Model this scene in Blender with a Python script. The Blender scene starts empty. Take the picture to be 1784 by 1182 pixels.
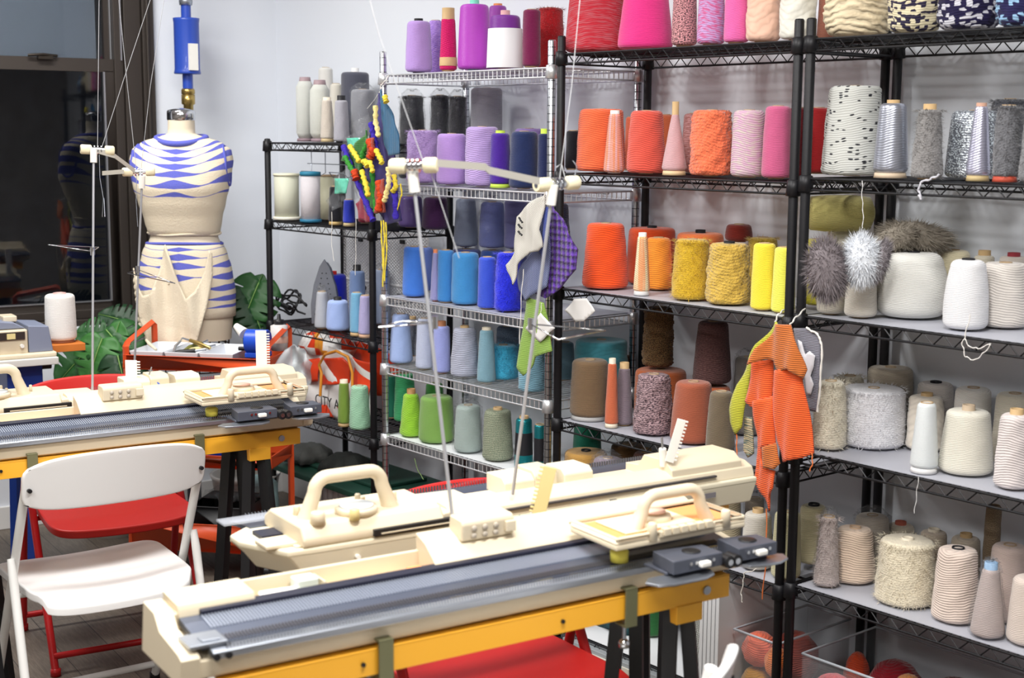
import bpy, bmesh, math, random
from math import sin, cos, pi, radians, hypot, atan2, sqrt
from mathutils import Vector, Matrix
random.seed(7)
SC = bpy.context.scene
COL = SC.collection
R = random.Random(11)

# ---------------------------------------------------------------- camera
cam_d = bpy.data.cameras.new('camera'); cam = bpy.data.objects.new('camera', cam_d); COL.objects.link(cam)
SC.camera = cam
PITCH, YAW, ROLL = .146, -.873, .007
_fw = Vector((cos(PITCH)*sin(YAW), cos(PITCH)*cos(YAW), -sin(PITCH)))
_r0 = Vector((cos(YAW), -sin(YAW), 0)); _u0 = _r0.cross(_fw)
_rt = _r0*cos(ROLL)+_u0*sin(ROLL); _up = -_r0*sin(ROLL)+_u0*cos(ROLL)
M = Matrix((_rt, _up, -_fw)).transposed().to_4x4(); M.translation = (3.267, -2.93, 1.694)
cam.matrix_world = M
cam_d.sensor_width = 36; cam_d.lens = 2444/1784*36; cam_d.clip_start = .05
cam_d.dof.use_dof = True; cam_d.dof.focus_distance = 4.2; cam_d.dof.aperture_fstop = 4.5
SC.view_settings.view_transform = 'Standard'; SC.view_settings.look = 'None'
SC.view_settings.exposure = 0.0; SC.view_settings.gamma = 1.0; SC.view_settings.use_curve_mapping = False
# ---------------------------------------------------------------- world (night outside) and the ceiling lamps
W = bpy.data.worlds.new('night'); SC.world = W; W.use_nodes = True
W.node_tree.nodes['Background'].inputs[0].default_value = (.045, .055, .075, 1)
W.node_tree.nodes['Background'].inputs[1].default_value = .8
def ceiling_lamp(x, y, sx, sy, power, col=(1, .98, .95)):
    l = bpy.data.lights.new('ceiling_lamp', 'AREA'); l.shape = 'RECTANGLE'; l.size = sx; l.size_y = sy
    l.energy = power; l.color = col
    o = bpy.data.objects.new('ceiling_lamp', l); o.location = (x, y, 2.93); COL.objects.link(o)
ceiling_lamp(-1.45, -1.35, .35, 1.3, 56)
ceiling_lamp(.5, -1.75, .35, 1.3, 54)
ceiling_lamp(2.1, -1.7, .35, 1.3, 78)
ceiling_lamp(1.0, -3.8, 1.3, .35, 52)
ceiling_lamp(3.3, -3.9, 1.3, .35, 52)

# ---------------------------------------------------------------- helpers
def lin(c):
    r = []
    for v in c[:3]:
        v /= 255
        r.append(v/12.92 if v <= .04045 else ((v+.055)/1.055)**2.4)
    return (*r, 1)
_mats = {}
def mat(name, col=(200, 200, 200), rough=.5, metal=0., bump=0., bscale=60., mott=0., mscale=8., alpha=1., trans=0., coat=0., sub=0., spec=.5, ior=1.45, emit=None):
    if name in _mats: return _mats[name]
    m = bpy.data.materials.new(name); m.use_nodes = True; nt = m.node_tree; b = nt.nodes['Principled BSDF']
    b.inputs['Base Color'].default_value = lin(col); b.inputs['Roughness'].default_value = rough
    b.inputs['Metallic'].default_value = metal; b.inputs['Alpha'].default_value = alpha
    b.inputs['Transmission Weight'].default_value = trans; b.inputs['Coat Weight'].default_value = coat
    b.inputs['Specular IOR Level'].default_value = spec; b.inputs['IOR'].default_value = ior
    tc = None
    if bump or mott: tc = nt.nodes.new('ShaderNodeTexCoord')
    if mott:
        n = nt.nodes.new('ShaderNodeTexNoise'); n.inputs['Scale'].default_value = mscale; n.inputs['Detail'].default_value = 5
        nt.links.new(tc.outputs['Object'], n.inputs['Vector'])
        mx = nt.nodes.new('ShaderNodeMix'); mx.data_type = 'RGBA'; mx.blend_type = 'MIX'
        mx.inputs[6].default_value = lin([max(0, c*(1-mott)) for c in col]); mx.inputs[7].default_value = lin([min(255, c*(1+mott*.6)) for c in col])
        nt.links.new(n.outputs[0], mx.inputs[0]); nt.links.new(mx.outputs[2], b.inputs['Base Color'])
    if bump:
        n2 = nt.nodes.new('ShaderNodeTexNoise'); n2.inputs['Scale'].default_value = bscale; n2.inputs['Detail'].default_value = 3
        nt.links.new(tc.outputs['Object'], n2.inputs['Vector'])
        bp = nt.nodes.new('ShaderNodeBump'); bp.inputs['Strength'].default_value = bump; bp.inputs['Distance'].default_value = .004
        nt.links.new(n2.outputs[0], bp.inputs['Height']); nt.links.new(bp.outputs[0], b.inputs['Normal'])
    _mats[name] = m
    return m

def math_node(nt, op, a, b=None, c=None):
    n = nt.nodes.new('ShaderNodeMath'); n.operation = op
    for i, v in enumerate((a, b, c)):
        if v is None: continue
        if isinstance(v, (int, float)): n.inputs[i].default_value = v
        else: nt.links.new(v, n.inputs[i])
    return n.outputs[0]
def cyl_coords(nt):
    tc = nt.nodes.new('ShaderNodeTexCoord'); s = nt.nodes.new('ShaderNodeSeparateXYZ'); nt.links.new(tc.outputs['Object'], s.inputs[0])
    th = math_node(nt, 'ARCTAN2', s.outputs[1], s.outputs[0])
    return tc, s, th
def yarn_mat(style, c1, c2=None):
    """wound-yarn material: winding ridges, twist flecks or metallic thread, all in the cone's own cylinder coordinates"""
    key = ('y', style, tuple(c1), tuple(c2) if c2 else None)
    if key in _mats: return _mats[key]
    m = bpy.data.materials.new('yarn_'+style); m.use_nodes = True; nt = m.node_tree; b = nt.nodes['Principled BSDF']; L = nt.links.new
    tc, s, th = cyl_coords(nt)
    metal = style in ('metallic', 'glitter')
    b.inputs['Roughness'].default_value = .32 if metal else (.45 if style in ('silk', 'film') else .85)
    b.inputs['Metallic'].default_value = .75 if style == 'metallic' else (.45 if style == 'glitter' else 0)
    b.inputs['Specular IOR Level'].default_value = .5 if metal or style in ('silk', 'film') else .2
    if not metal:
        b.inputs['Sheen Weight'].default_value = .35 if style in ('fuzzy', 'smooth', 'rope', 'boucle', 'soft') else .1
        b.inputs['Sheen Roughness'].default_value = .5
    spacing = {'smooth': .004, 'rope': .0062, 'silk': .003, 'fuzzy': .006, 'boucle': .009, 'thick': .017, 'film': .004, 'soft': .02}.get(style, .006)
    no = nt.nodes.new('ShaderNodeTexNoise'); no.inputs['Scale'].default_value = 14; L(tc.outputs['Object'], no.inputs['Vector'])
    wob = math_node(nt, 'MULTIPLY', math_node(nt, 'SUBTRACT', no.outputs[0], .5), spacing*3.2 if style not in ('silk',) else spacing)
    til = math_node(nt, 'MULTIPLY', math_node(nt, 'SINE', math_node(nt, 'MULTIPLY', th, 2)), spacing*.9)
    zz = math_node(nt, 'ADD', math_node(nt, 'ADD', s.outputs[2], wob), til)
    ph = math_node(nt, 'MULTIPLY', zz, 2*pi/spacing)
    wav = math_node(nt, 'ABSOLUTE', math_node(nt, 'SINE', math_node(nt, 'MULTIPLY', ph, .5)))
    # colour
    def rgb(c):
        n = nt.nodes.new('ShaderNodeRGB'); n.outputs[0].default_value = lin(c); return n.outputs[0]
    def mix(f, a, b2):
        n = nt.nodes.new('ShaderNodeMix'); n.data_type = 'RGBA'
        if isinstance(f, (int, float)): n.inputs[0].default_value = f
        else: L(f, n.inputs[0])
        L(a, n.inputs[6]); L(b2, n.inputs[7]); return n.outputs[2]
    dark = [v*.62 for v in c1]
    cv = nt.nodes.new('ShaderNodeCombineXYZ')
    L(math_node(nt, 'MULTIPLY', th, .05), cv.inputs[0]); L(zz, cv.inputs[1])
    col = rgb(c1)
    if style in ('twist', 'speckle', 'varieg', 'stripe'):
        n = nt.nodes.new('ShaderNodeTexNoise'); n.inputs['Detail'].default_value = 2
        mp = nt.nodes.new('ShaderNodeMapping'); L(cv.outputs[0], mp.inputs['Vector']); L(mp.outputs[0], n.inputs['Vector'])
        sc = {'twist': (150, 300, 1), 'speckle': (300, 380, 1), 'varieg': (40, 150, 1), 'stripe': (30, 3, 1)}[style]
        mp.inputs['Scale'].default_value = sc; n.inputs['Scale'].default_value = 1
        mr = nt.nodes.new('ShaderNodeMapRange'); mr.inputs[1].default_value = .42; mr.inputs[2].default_value = .62
        L(n.outputs[0], mr.inputs[0]); col = mix(mr.outputs[0], col, rgb(c2 or dark))
    if style in ('check', 'dash'):
        br = nt.nodes.new('ShaderNodeTexBrick'); mp = nt.nodes.new('ShaderNodeMapping'); L(cv.outputs[0], mp.inputs['Vector']); L(mp.outputs[0], br.inputs['Vector'])
        n = nt.nodes.new('ShaderNodeTexVoronoi'); n.voronoi_dimensions = '2D'; n.inputs['Scale'].default_value = 1; n.inputs['Randomness'].default_value = .5 if style == 'check' else 1
        mp.inputs['Scale'].default_value = (105, 150, 1) if style == 'check' else (85, 170, 1); L(mp.outputs[0], n.inputs['Vector'])
        nt.nodes.remove(br)
        sp = nt.nodes.new('ShaderNodeSeparateColor'); L(n.outputs['Color'], sp.inputs[0])
        thr = math_node(nt, 'GREATER_THAN', sp.outputs[0], .62 if style == 'check' else .8)
        if style == 'dash': thr = math_node(nt, 'MULTIPLY', thr, math_node(nt, 'LESS_THAN', n.outputs['Distance'], .36))
        col = mix(thr, col, rgb(c2))
    if style == 'glitter':
        n = nt.nodes.new('ShaderNodeTexVoronoi'); n.inputs['Scale'].default_value = 420; L(tc.outputs['Object'], n.inputs['Vector'])
        sp = nt.nodes.new('ShaderNodeSeparateColor'); L(n.outputs['Color'], sp.inputs[0])
        col = mix(math_node(nt, 'GREATER_THAN', sp.outputs[0], .72), rgb([v*.82 for v in c1]), rgb([min(255, v*1.7) for v in c1]))
    # shade painted into the colour: grooves between windings go darker
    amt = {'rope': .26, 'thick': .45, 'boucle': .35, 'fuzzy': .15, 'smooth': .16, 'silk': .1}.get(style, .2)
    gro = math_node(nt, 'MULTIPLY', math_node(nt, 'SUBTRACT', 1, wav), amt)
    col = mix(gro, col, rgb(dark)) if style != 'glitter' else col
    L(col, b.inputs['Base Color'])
    n2 = nt.nodes.new('ShaderNodeTexNoise'); n2.inputs['Scale'].default_value = {'boucle': 170, 'fuzzy': 220, 'soft': 25, 'glitter': 300}.get(style, 120)
    L(tc.outputs['Object'], n2.inputs['Vector'])
    k = {'boucle': 1.6, 'fuzzy': 1.3, 'soft': 1., 'glitter': 1.5}.get(style, .35)
    hgt = math_node(nt, 'ADD', math_node(nt, 'MULTIPLY', wav, {'boucle': .3, 'fuzzy': .2, 'soft': .15}.get(style, 1)), math_node(nt, 'MULTIPLY', n2.outputs[0], k))
    bp = nt.nodes.new('ShaderNodeBump'); bp.inputs['Strength'].default_value = .75; bp.inputs['Distance'].default_value = {'rope': .0022, 'thick': .006, 'boucle': .005, 'fuzzy': .003, 'silk': .0006, 'metallic': .0004, 'glitter': .0008, 'soft': .006}.get(style, .0013)
    L(hgt, bp.inputs['Height']); L(bp.outputs[0], b.inputs['Normal'])
    _mats[key] = m
    return m

class MB:
    def __init__(s): s.v = []; s.f = []; s.sm = []; s.mi = []
    def add(s, vs, fs, smooth=False, mi=0):
        n = len(s.v); s.v += [tuple(p) for p in vs]
        for f in fs: s.f.append([i+n for i in f]); s.sm.append(smooth); s.mi.append(mi)
    def box(s, x0, x1, y0, y1, z0, z1, mi=0, M=None):
        vs = [Vector((x, y, z)) for z in (z0, z1) for y in (y0, y1) for x in (x0, x1)]
        if M: vs = [M @ p for p in vs]
        s.add(vs, [(0, 2, 3, 1), (4, 5, 7, 6), (0, 1, 5, 4), (2, 6, 7, 3), (0, 4, 6, 2), (1, 3, 7, 5)], False, mi)
    def tube(s, path, r, seg=8, mi=0, closed=False, cap=True):
        P = [Vector(p) for p in path]; n = len(P)
        rr = r if isinstance(r, (list, tuple)) else [r]*n
        vs = []; ref = None
        for i in range(n):
            if closed: t = P[(i+1) % n]-P[i-1]
            else: t = P[min(i+1, n-1)]-P[max(i-1, 0)]
            t.normalize()
            if ref is None:
                ref = Vector((0, 0, 1)) if abs(t.z) < .9 else Vector((1, 0, 0))
            a = (ref-t*ref.dot(t))
            if a.length < 1e-6: a = t.orthogonal()
            a.normalize(); ref = a; b = t.cross(a)
            for k in range(seg):
                g = 2*pi*k/seg; vs.append(P[i]+(a*cos(g)+b*sin(g))*rr[i])
        fs = []
        m = n if closed else n-1
        for i in range(m):
            j = (i+1) % n
            for k in range(seg): fs.append((i*seg+k, i*seg+(k+1) % seg, j*seg+(k+1) % seg, j*seg+k))
        s.add(vs, fs, seg > 4, mi)
        if cap and not closed:
            s.add(vs[:seg], [tuple(range(seg))[::-1]], False, mi); s.add(vs[-seg:], [tuple(range(seg))], False, mi)
    def lathe(s, prof, seg=32, c=(0, 0, 0), M=None, mi=0, ex=1, ey=1, disp=None, smooth=True):
        vs = []; n = len(prof)
        for i, (r, z) in enumerate(prof):
            for k in range(seg):
                g = 2*pi*k/seg; q = r
                if disp: q = r+disp(g, z, r)
                p = Vector((c[0]+q*cos(g)*ex, c[1]+q*sin(g)*ey, c[2]+z))
                vs.append(M @ p if M else p)
        fs = [(i*seg+k, i*seg+(k+1) % seg, (i+1)*seg+(k+1) % seg, (i+1)*seg+k) for i in range(n-1) for k in range(seg)]
        s.add(vs, fs, smooth, mi)
        if prof[0][0] > 1e-4: s.add(vs[:seg], [tuple(range(seg))[::-1]], False, mi)
        if prof[-1][0] > 1e-4: s.add(vs[-seg:], [tuple(range(seg))], False, mi)
    def prism(s, poly, a0, a1, axis='z', mi=0, M=None):
        """poly (p,q) swept along an axis: z -> (p,q,a), x -> (a,p,q), y -> (p,a,q)"""
        def P(p, q, a): return {'z': (p, q, a), 'x': (a, p, q), 'y': (p, a, q)}[axis]
        n = len(poly); vs = [Vector(P(p, q, a)) for a in (a0, a1) for p, q in poly]
        if M: vs = [M @ p for p in vs]
        s.add(vs, [tuple(range(n))[::-1], tuple(range(n, 2*n))]+[(i, (i+1) % n, n+(i+1) % n, n+i) for i in range(n)], False, mi)
    def build(s, name, mats, parent=None, loc=None, bevel=0, bseg=2, solid=0, sub=0, recalc=True):
        me = bpy.data.meshes.new(name); me.from_pydata([tuple(p) for p in s.v], [], s.f)
        for i, p in enumerate(me.polygons): p.use_smooth = s.sm[i]; p.material_index = s.mi[i]
        for m in (mats if isinstance(mats, (list, tuple)) else [mats]): me.materials.append(m)
        if recalc or bevel:
            bm = bmesh.new(); bm.from_mesh(me)
            if bevel: bmesh.ops.remove_doubles(bm, verts=bm.verts, dist=1e-6)
            if recalc: bmesh.ops.recalc_face_normals(bm, faces=bm.faces)
            bm.to_mesh(me); bm.free()
        o = bpy.data.objects.new(name, me); COL.objects.link(o)
        if parent: o.parent = parent
        if loc: o.location = loc
        if solid:
            m = o.modifiers.new('solid', 'SOLIDIFY'); m.thickness = solid; m.offset = 0
        if bevel:
            m = o.modifiers.new('bevel', 'BEVEL'); m.width = bevel; m.segments = bseg; m.limit_method = 'ANGLE'; m.angle_limit = radians(40); m.harden_normals = False
            for p in me.polygons: p.use_smooth = True
            m = o.modifiers.new('wn', 'WEIGHTED_NORMAL'); m.keep_sharp = True
        if sub:
            m = o.modifiers.new('sub', 'SUBSURF'); m.levels = sub; m.render_levels = sub
        return o
def tag(o, label=None, cat=None, group=None, kind=None):
    if label: o['label'] = label
    if cat: o['category'] = cat
    if group: o['group'] = group
    if kind: o['kind'] = kind
    return o
def thing(name, label, cat, loc=(0, 0, 0), rz=0, group=None):
    o = bpy.data.objects.new(name, None); COL.objects.link(o); o.location = loc; o.rotation_euler = (0, 0, rz)
    o.empty_display_size = .05
    return tag(o, label, cat, group)
def struct(mb, name, m, **k): return tag(mb.build(name, m, **k), kind='structure')
def copy_tree(o, parent=None):
    c = o.copy(); COL.objects.link(c)
    if parent: c.parent = parent
    for ch in [x for x in o.children]: copy_tree(ch, c)
    return c
def sheet(pts, fold=None, cuts=7, n=None, tri=True):
    """polygon outline (3D, roughly planar) -> dense MB sheet; fold(a, b) gives displacement along the normal, a,b metres along width and height"""
    P = [Vector(p) for p in pts]
    bm = bmesh.new(); vs = [bm.verts.new(p) for p in P]; f = bm.faces.new(vs)
    nn = f.normal.copy() if n is None else Vector(n)
    f.normal_update(); nn = f.normal.copy() if n is None else Vector(n)
    bmesh.ops.triangulate(bm, faces=bm.faces[:])
    for _ in range(4):
        es = [e for e in bm.edges if e.calc_length() > .014]
        if not es: break
        bmesh.ops.subdivide_edges(bm, edges=es, cuts=1); bmesh.ops.triangulate(bm, faces=bm.faces[:])
    bmesh.ops.beautify_fill(bm, faces=bm.faces[:], edges=[e for e in bm.edges if not e.is_boundary])
    nn.normalize(); up = Vector((0, 0, 1)); a = up.cross(nn); a.normalize(); o = P[0]
    if fold:
        for v in bm.verts:
            d = v.co-o; v.co += nn*fold(d.dot(a), d.z)
    mb = MB(); bm.verts.index_update()
    mb.add([v.co.copy() for v in bm.verts], [[v.index for v in f.verts] for f in bm.faces], True)
    bm.free()
    return mb
# axes of the work tables: U runs along them (away from the camera), V points across them towards the camera
AU = radians(82.5); U = Vector((cos(AU), sin(AU), 0)); V = Vector((sin(AU), -cos(AU), 0))
def uv(u, v, z=0): p = U*u+V*v; return (p.x, p.y, z)
# ================================================================ THE ROOM
WALL = mat('wall_paint', (226, 231, 239), .75, bump=.05, bscale=90)
CREAM = (220, 207, 181)
WALL2 = mat('wall_low_bounce', (158, 152, 146), .8, mott=.15, mscale=3)  # unseen walls, toned darker to cut the bounced light
CORNER = Vector((-2.411, .42, 0)); WS = -Vector((cos(radians(82)), sin(radians(82)), 0)); WN = Vector((-WS.y, WS.x, 0))
if WN.x < 0: WN = -WN
HC = 3.0
def wall_frame():   # local x along the window wall away from the corner, local y out of the room, z up
    Mx = Matrix((WS, -WN, Vector((0, 0, 1)))).transposed().to_4x4(); Mx.translation = CORNER; return Mx
WF = wall_frame()
def floor_mat():
    m = bpy.data.materials.new('grey_oak_boards'); m.use_nodes = True; nt = m.node_tree; b = nt.nodes['Principled BSDF']; L = nt.links.new
    tc = nt.nodes.new('ShaderNodeTexCoord'); mp = nt.nodes.new('ShaderNodeMapping'); mp.inputs['Rotation'].default_value = (0, 0, radians(7)); L(tc.outputs['Object'], mp.inputs['Vector'])
    br = nt.nodes.new('ShaderNodeTexBrick'); br.inputs['Scale'].default_value = 1; br.inputs['Brick Width'].default_value = 1.2; br.inputs['Row Height'].default_value = .15
    br.inputs['Mortar Size'].default_value = .0015; br.inputs['Color1'].default_value = lin((128, 118, 106)); br.inputs['Color2'].default_value = lin((104, 95, 86)); br.inputs['Mortar'].default_value = lin((48, 42, 38))
    L(mp.outputs[0], br.inputs['Vector'])
    m2 = nt.nodes.new('ShaderNodeMapping'); m2.inputs['Scale'].default_value = (2.5, 30, 1); L(mp.outputs[0], m2.inputs['Vector'])
    n = nt.nodes.new('ShaderNodeTexNoise'); n.inputs['Detail'].default_value = 8; n.inputs['Distortion'].default_value = 1.2; L(m2.outputs[0], n.inputs['Vector'])
    mx = nt.nodes.new('ShaderNodeMix'); mx.data_type = 'RGBA'; mx.blend_type = 'MULTIPLY'; mx.inputs[0].default_value = .75
    cr = nt.nodes.new('ShaderNodeValToRGB'); cr.color_ramp.elements[0].position = .3; cr.color_ramp.elements[0].color = (.45, .42, .4, 1); cr.color_ramp.elements[1].position = .7
    L(n.outputs[0], cr.inputs[0]); L(br.outputs[0], mx.inputs[6]); L(cr.outputs[0], mx.inputs[7]); L(mx.outputs[2], b.inputs['Base Color'])
    b.inputs['Roughness'].default_value = .5
    return m
mb = MB(); mb.box(-3.4, 5.6, -5.6, .6, -.1, 0); struct(mb, 'floor', floor_mat())
mb = MB(); mb.box(-3.4, 5.6, -5.6, .6, HC, HC+.1); struct(mb, 'ceiling', mat('ceiling_paint', (238, 238, 236), .8))
mb = MB(); mb.box(-2.411, 5.5, .42, .52, 0, HC); struct(mb, 'wall_back', WALL)
mb = MB(); mb.box(5.4, 5.5, -5.5, .42, 0, HC); struct(mb, 'wall_right', WALL2)
mb = MB(); mb.box(-3.3, 5.4, -5.6, -5.5, 0, HC); struct(mb, 'wall_front', WALL2)
# window wall with its opening (local x .574 .. 2.3, z .88 .. 2.62)
mb = MB(); T = .14
mb.box(-.02, .574, 0, T, 0, HC, M=WF); mb.box(.574, 2.3, 0, T, 0, .875, M=WF); mb.box(.574, 2.3, 0, T, 2.62, HC, M=WF); mb.box(2.3, 6.1, 0, T, 0, HC, M=WF)
struct(mb, 'wall_left', WALL)
FR = mat('dark_bronze_frame', (62, 56, 52), .45, .35)
mb = MB()
for a, b2, d0, d1 in ((.574, .625, -.03, .10), (.625, .70, -.012, .10), (.70, .74, .004, .10)):   # stepped right jamb
    mb.box(a, b2, d0, d1, .88, 2.62, M=WF); mb.box(2.874-b2, 2.874-a, d0, d1, .88, 2.62, M=WF)
mb.box(.574, 2.3, -.03, .10, .855, .885, M=WF); mb.box(.62, 2.254, -.01, .1, .885, .925, M=WF)
mb.box(.574, 2.3, -.03, .10, 2.58, 2.65, M=WF); mb.box(.60, .612, -.045, -.03, .9, 2.6, M=WF)
win = struct(mb, 'window_1', FR, bevel=.004)
mb = MB()
mb.box(.74, 2.134, .02, .06, 1.94, 1.995, M=WF); mb.box(.74, .782, .02, .06, .925, 1.945, M=WF); mb.box(.74, 2.134, .02, .06, .925, .955, M=WF)
mb.box(.74, .77, .045, .08, 1.99, 2.58, M=WF); mb.box(2.09, 2.134, .02, .06, .925, 2.58, M=WF); mb.box(.74, 2.134, .045, .08, 2.54, 2.58, M=WF)
struct(mb, 'window_sash', FR, parent=win, bevel=.003)
mb = MB(); AL = mat('bead_highlight', (170, 172, 178), .35, .8)
mb.box(.780, .787, .012, .03, .955, 1.94, M=WF); mb.box(.742, .748, .035, .05, 1.995, 2.55, M=WF); mb.box(.708, .714, -.004, .01, 1.99, 2.58, M=WF); mb.box(.787, 2.09, .014, .03, .953, .958, M=WF)  # pale bead strips; the upper ones stand in for highlights on the frame
struct(mb, 'window_bead_highlight', AL, parent=win)
GL = mat('window_glass', (225, 232, 240), .02, trans=1., ior=1.5)
mb = MB(); mb.box(.785, 2.09, .035, .041, .955, 1.94, M=WF); struct(mb, 'window_pane', GL, parent=win)
mb = MB(); mb.box(.77, 2.09, .06, .066, 1.995, 2.54, M=WF); struct(mb, 'window_pane', GL, parent=win)
mb = MB(); mb.tube([WF @ Vector((.98, .005, 2.0)), WF @ Vector((1.04, -.012, 2.004)), WF @ Vector((1.10, .0, 2.0))], .006); mb.box(1.0, 1.06, -.01, .02, 1.985, 2.0, M=WF)
struct(mb, 'window_latch', mat('latch_metal', (60, 55, 50), .4, .8), parent=win)
# grey sheet behind the upper pane stands in for the reflected ceiling, and the dark facade across the street
mb = MB(); mb.box(.79, 2.08, .10, .103, 1.99, 2.56, M=WF)
struct(mb, 'window_reflection', mat('reflection_grey', (150, 155, 162), .9), parent=win)
mb = MB(); mb.box(-3, 6, 4.0, 4.2, -3, 7, M=WF); struct(mb, 'wall_outside', mat('night_brick', (60, 62, 70), .9, mott=.3))
mb = MB(); mb.box(.5, 2.37, -.05, .02, .835, .857, M=WF); struct(mb, 'window_sill', mat('sill_grey', (205, 210, 214), .5), bevel=.004)
mb = MB(); mb.box(-2.411, 5.4, .405, .42, 0, .10); struct(mb, 'baseboard_back', mat('skirting', (225, 225, 224), .5), bevel=.004)
mb = MB(); mb.box(.0, 6.0, -.015, 0, 0, .10, M=WF); struct(mb, 'baseboard_left', mat('skirting', (225, 225, 224), .5), bevel=.004)
mb = MB(); mb.box(.0, .574, -.012, 0, .10, .112, M=WF)

# ================================================================ WIRE RACKS
BLK = mat('black_wire', (26, 26, 30), .45, .3); CHR = mat('chrome_wire', (222, 224, 228), .34, .7)
def post_mat(chrome):
    m = mat('chrome_post' if chrome else 'black_post', (190, 194, 200) if chrome else (25, 25, 29), .25 if chrome else .5, .95 if chrome else .2)
    nt = m.node_tree; b = nt.nodes['Principled BSDF']
    if not b.inputs['Normal'].links:
        tc = nt.nodes.new('ShaderNodeTexCoord'); s = nt.nodes.new('ShaderNodeSeparateXYZ'); nt.links.new(tc.outputs['Object'], s.inputs[0])
        f = math_node(nt, 'FRACT', math_node(nt, 'MULTIPLY', s.outputs[2], 1/.0254)); g = math_node(nt, 'LESS_THAN', f, .08)
        bp = nt.nodes.new('ShaderNodeBump'); bp.invert = True; bp.inputs['Strength'].default_value = .6; bp.inputs['Distance'].default_value = .001
        nt.links.new(g, bp.inputs['Height']); nt.links.new(bp.outputs[0], b.inputs['Normal'])
        if chrome:
            mx = nt.nodes.new('ShaderNodeMix'); mx.data_type = 'RGBA'; mx.inputs[6].default_value = lin((196, 200, 206)); mx.inputs[7].default_value = lin((60, 60, 66)); nt.links.new(g, mx.inputs[0]); nt.links.new(mx.outputs[2], b.inputs['Base Color'])
    return m
LINER = mat('grey_liner', (176, 178, 188), .5); LINERW = mat('white_liner', (225, 228, 232), .5)
def rack(label, x0, wid, dep, zs, ztop, chrome, liners={}, tilt=0., hooks=()):
    root = thing('wire_shelf_rack', label, 'shelf rack', (x0, 0, 0)); root.rotation_euler = (0, tilt, 0)
    m = CHR if chrome else BLK; pm = post_mat(chrome); ra = .0127
    for px in (0, wid):
        for py in (0, dep):
            mb = MB(); mb.lathe([(0, 0), (.016, 0), (.016, .012), (.008, .02), (ra, .022), (ra, ztop), (ra*.8, ztop+.004), (0, ztop+.005)], 16, (px, py, 0)); mb.build('post', pm, root)
    for i, z in enumerate(zs):
        mb = MB(); q = .032; r = .0032
        for (ax, ay), (bx, by) in (((0, 0), (wid, 0)), ((0, dep), (wid, dep)), ((0, 0), (0, dep)), ((wid, 0), (wid, dep))):
            mb.tube([(ax, ay, z-r), (bx, by, z-r)], r, 6); mb.tube([(ax, ay, z-q), (bx, by, z-q)], r, 6)
            Ln = hypot(bx-ax, by-ay); n = int(Ln/(.022 if chrome else .028))
            for k in range(n):
                a, b2 = k/n, (k+1)/n
                p = lambda t, h: (ax+(bx-ax)*t, ay+(by-ay)*t, z-h)
                if chrome: mb.tube([p(a, r), p(a, q)], .0018, 4, cap=False)
                else:
                    o = r if k % 2 else q
                    mb.tube([p(a, o), p(b2, q+r-o)], .0018, 4, cap=False)
        n = int(wid/.0254)
        for k in range(1, n):
            mb.tube([(wid*k/n, .002, z-.002), (wid*k/n, dep-.002, z-.002)], .002, 5, cap=False)
        for yy in (dep*.33, dep*.67): mb.tube([(0, yy, z-.008), (wid, yy, z-.008)], .0035, 6)
        for px in (0, wid):
            for py in (0, dep): mb.lathe([(ra, .006), (.0175, .004), (.0205, -.036), (ra, -.038)], 16, (px, py, z))
        s = mb.build('wire_shelf', m, root)
        if i in liners:
            mb = MB(); mb.box(.018, wid-.018, .006, dep-.006, z+.0002, z+.0018); mb.build('shelf_liner', LINERW if liners[i] == 'w' else LINER, s)
    return root
rA = rack('small black wire rack in the corner beside the dress form, iron on it', -1.782, .748, .360, [1.65, 1.333, 0.915, 0.545], 1.66, False, {})
rB = rack('chrome wire rack of lilac, blue and green yarns', -.957, .912, .377, [1.898, 1.509, 1.098, 0.842, 0.577], 1.975, True, {4: 'w', 2: 'g'}, tilt=0)
rC = rack('black wire rack of orange, yellow and brown yarns, middle of the three tall', 0, .914, .377, [1.937, 1.572, 1.213, 0.791, 0.476, 0.104], 1.985, False, {2: 'g', 3: 'g', 4: 'g', 5: 'w'})
rD = rack('black wire rack of silver and white yarns at the right', .953, 1.0, .377, [1.939, 1.585, 1.225, 0.862, 0.492, 0.104], 1.985, False, {2: 'g', 3: 'g', 4: 'g', 5: 'g'})

# ================================================================ YARN CONES
PLAST = mat('clear_film', (150, 153, 158), .16, alpha=.13, spec=1., bump=1., bscale=38)
def prof_for(shape, rb, rt, z0, h, rc):
    P = [(rc, z0)]
    if shape == 'barrel': k = min(rb, h)*.34
    elif shape in ('tub',): k = .018
    else: k = min(.014, rb*.3)
    if shape == 'flange': return [(rc, z0), (rb, z0), (rb*.99, z0+h*.5), (rb, z0+h), (rc, z0+h)]
    n = 5 if shape != 'barrel' else 8
    if shape == 'tub':
        P += [(rb*.72, z0), (rb, z0+.022), (rb*1.0, z0+h*.5), (rb*.97, z0+h-.026), (rt*.8, z0+h-.004), (rc, z0+h)]; return P
    bul = .012 if shape != 'barrel' else .05
    for i in range(n+1):
        a = pi/2*i/n; P.append((rb-k+k*sin(a), z0+k-k*cos(a)))
    for i in range(1, 12):
        t = i/12; P.append((rb+(rt-rb)*t+bul*rb*4*t*(1-t)*(1.5 if shape == 'barrel' else .8), z0+k+(h-2*k)*t))
    for i in range(n+1):
        a = pi/2*i/n; P.append((rt-k+k*cos(a), z0+h-k+k*sin(a)))
    P.append((rc, z0+h)); return P
ORD = ['top', 'second', 'third', 'fourth', 'fifth', 'bottom']
UN = {'A': 'small corner rack', 'B': 'chrome rack', 'C': 'middle black rack', 'D': 'right black rack'}
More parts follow.
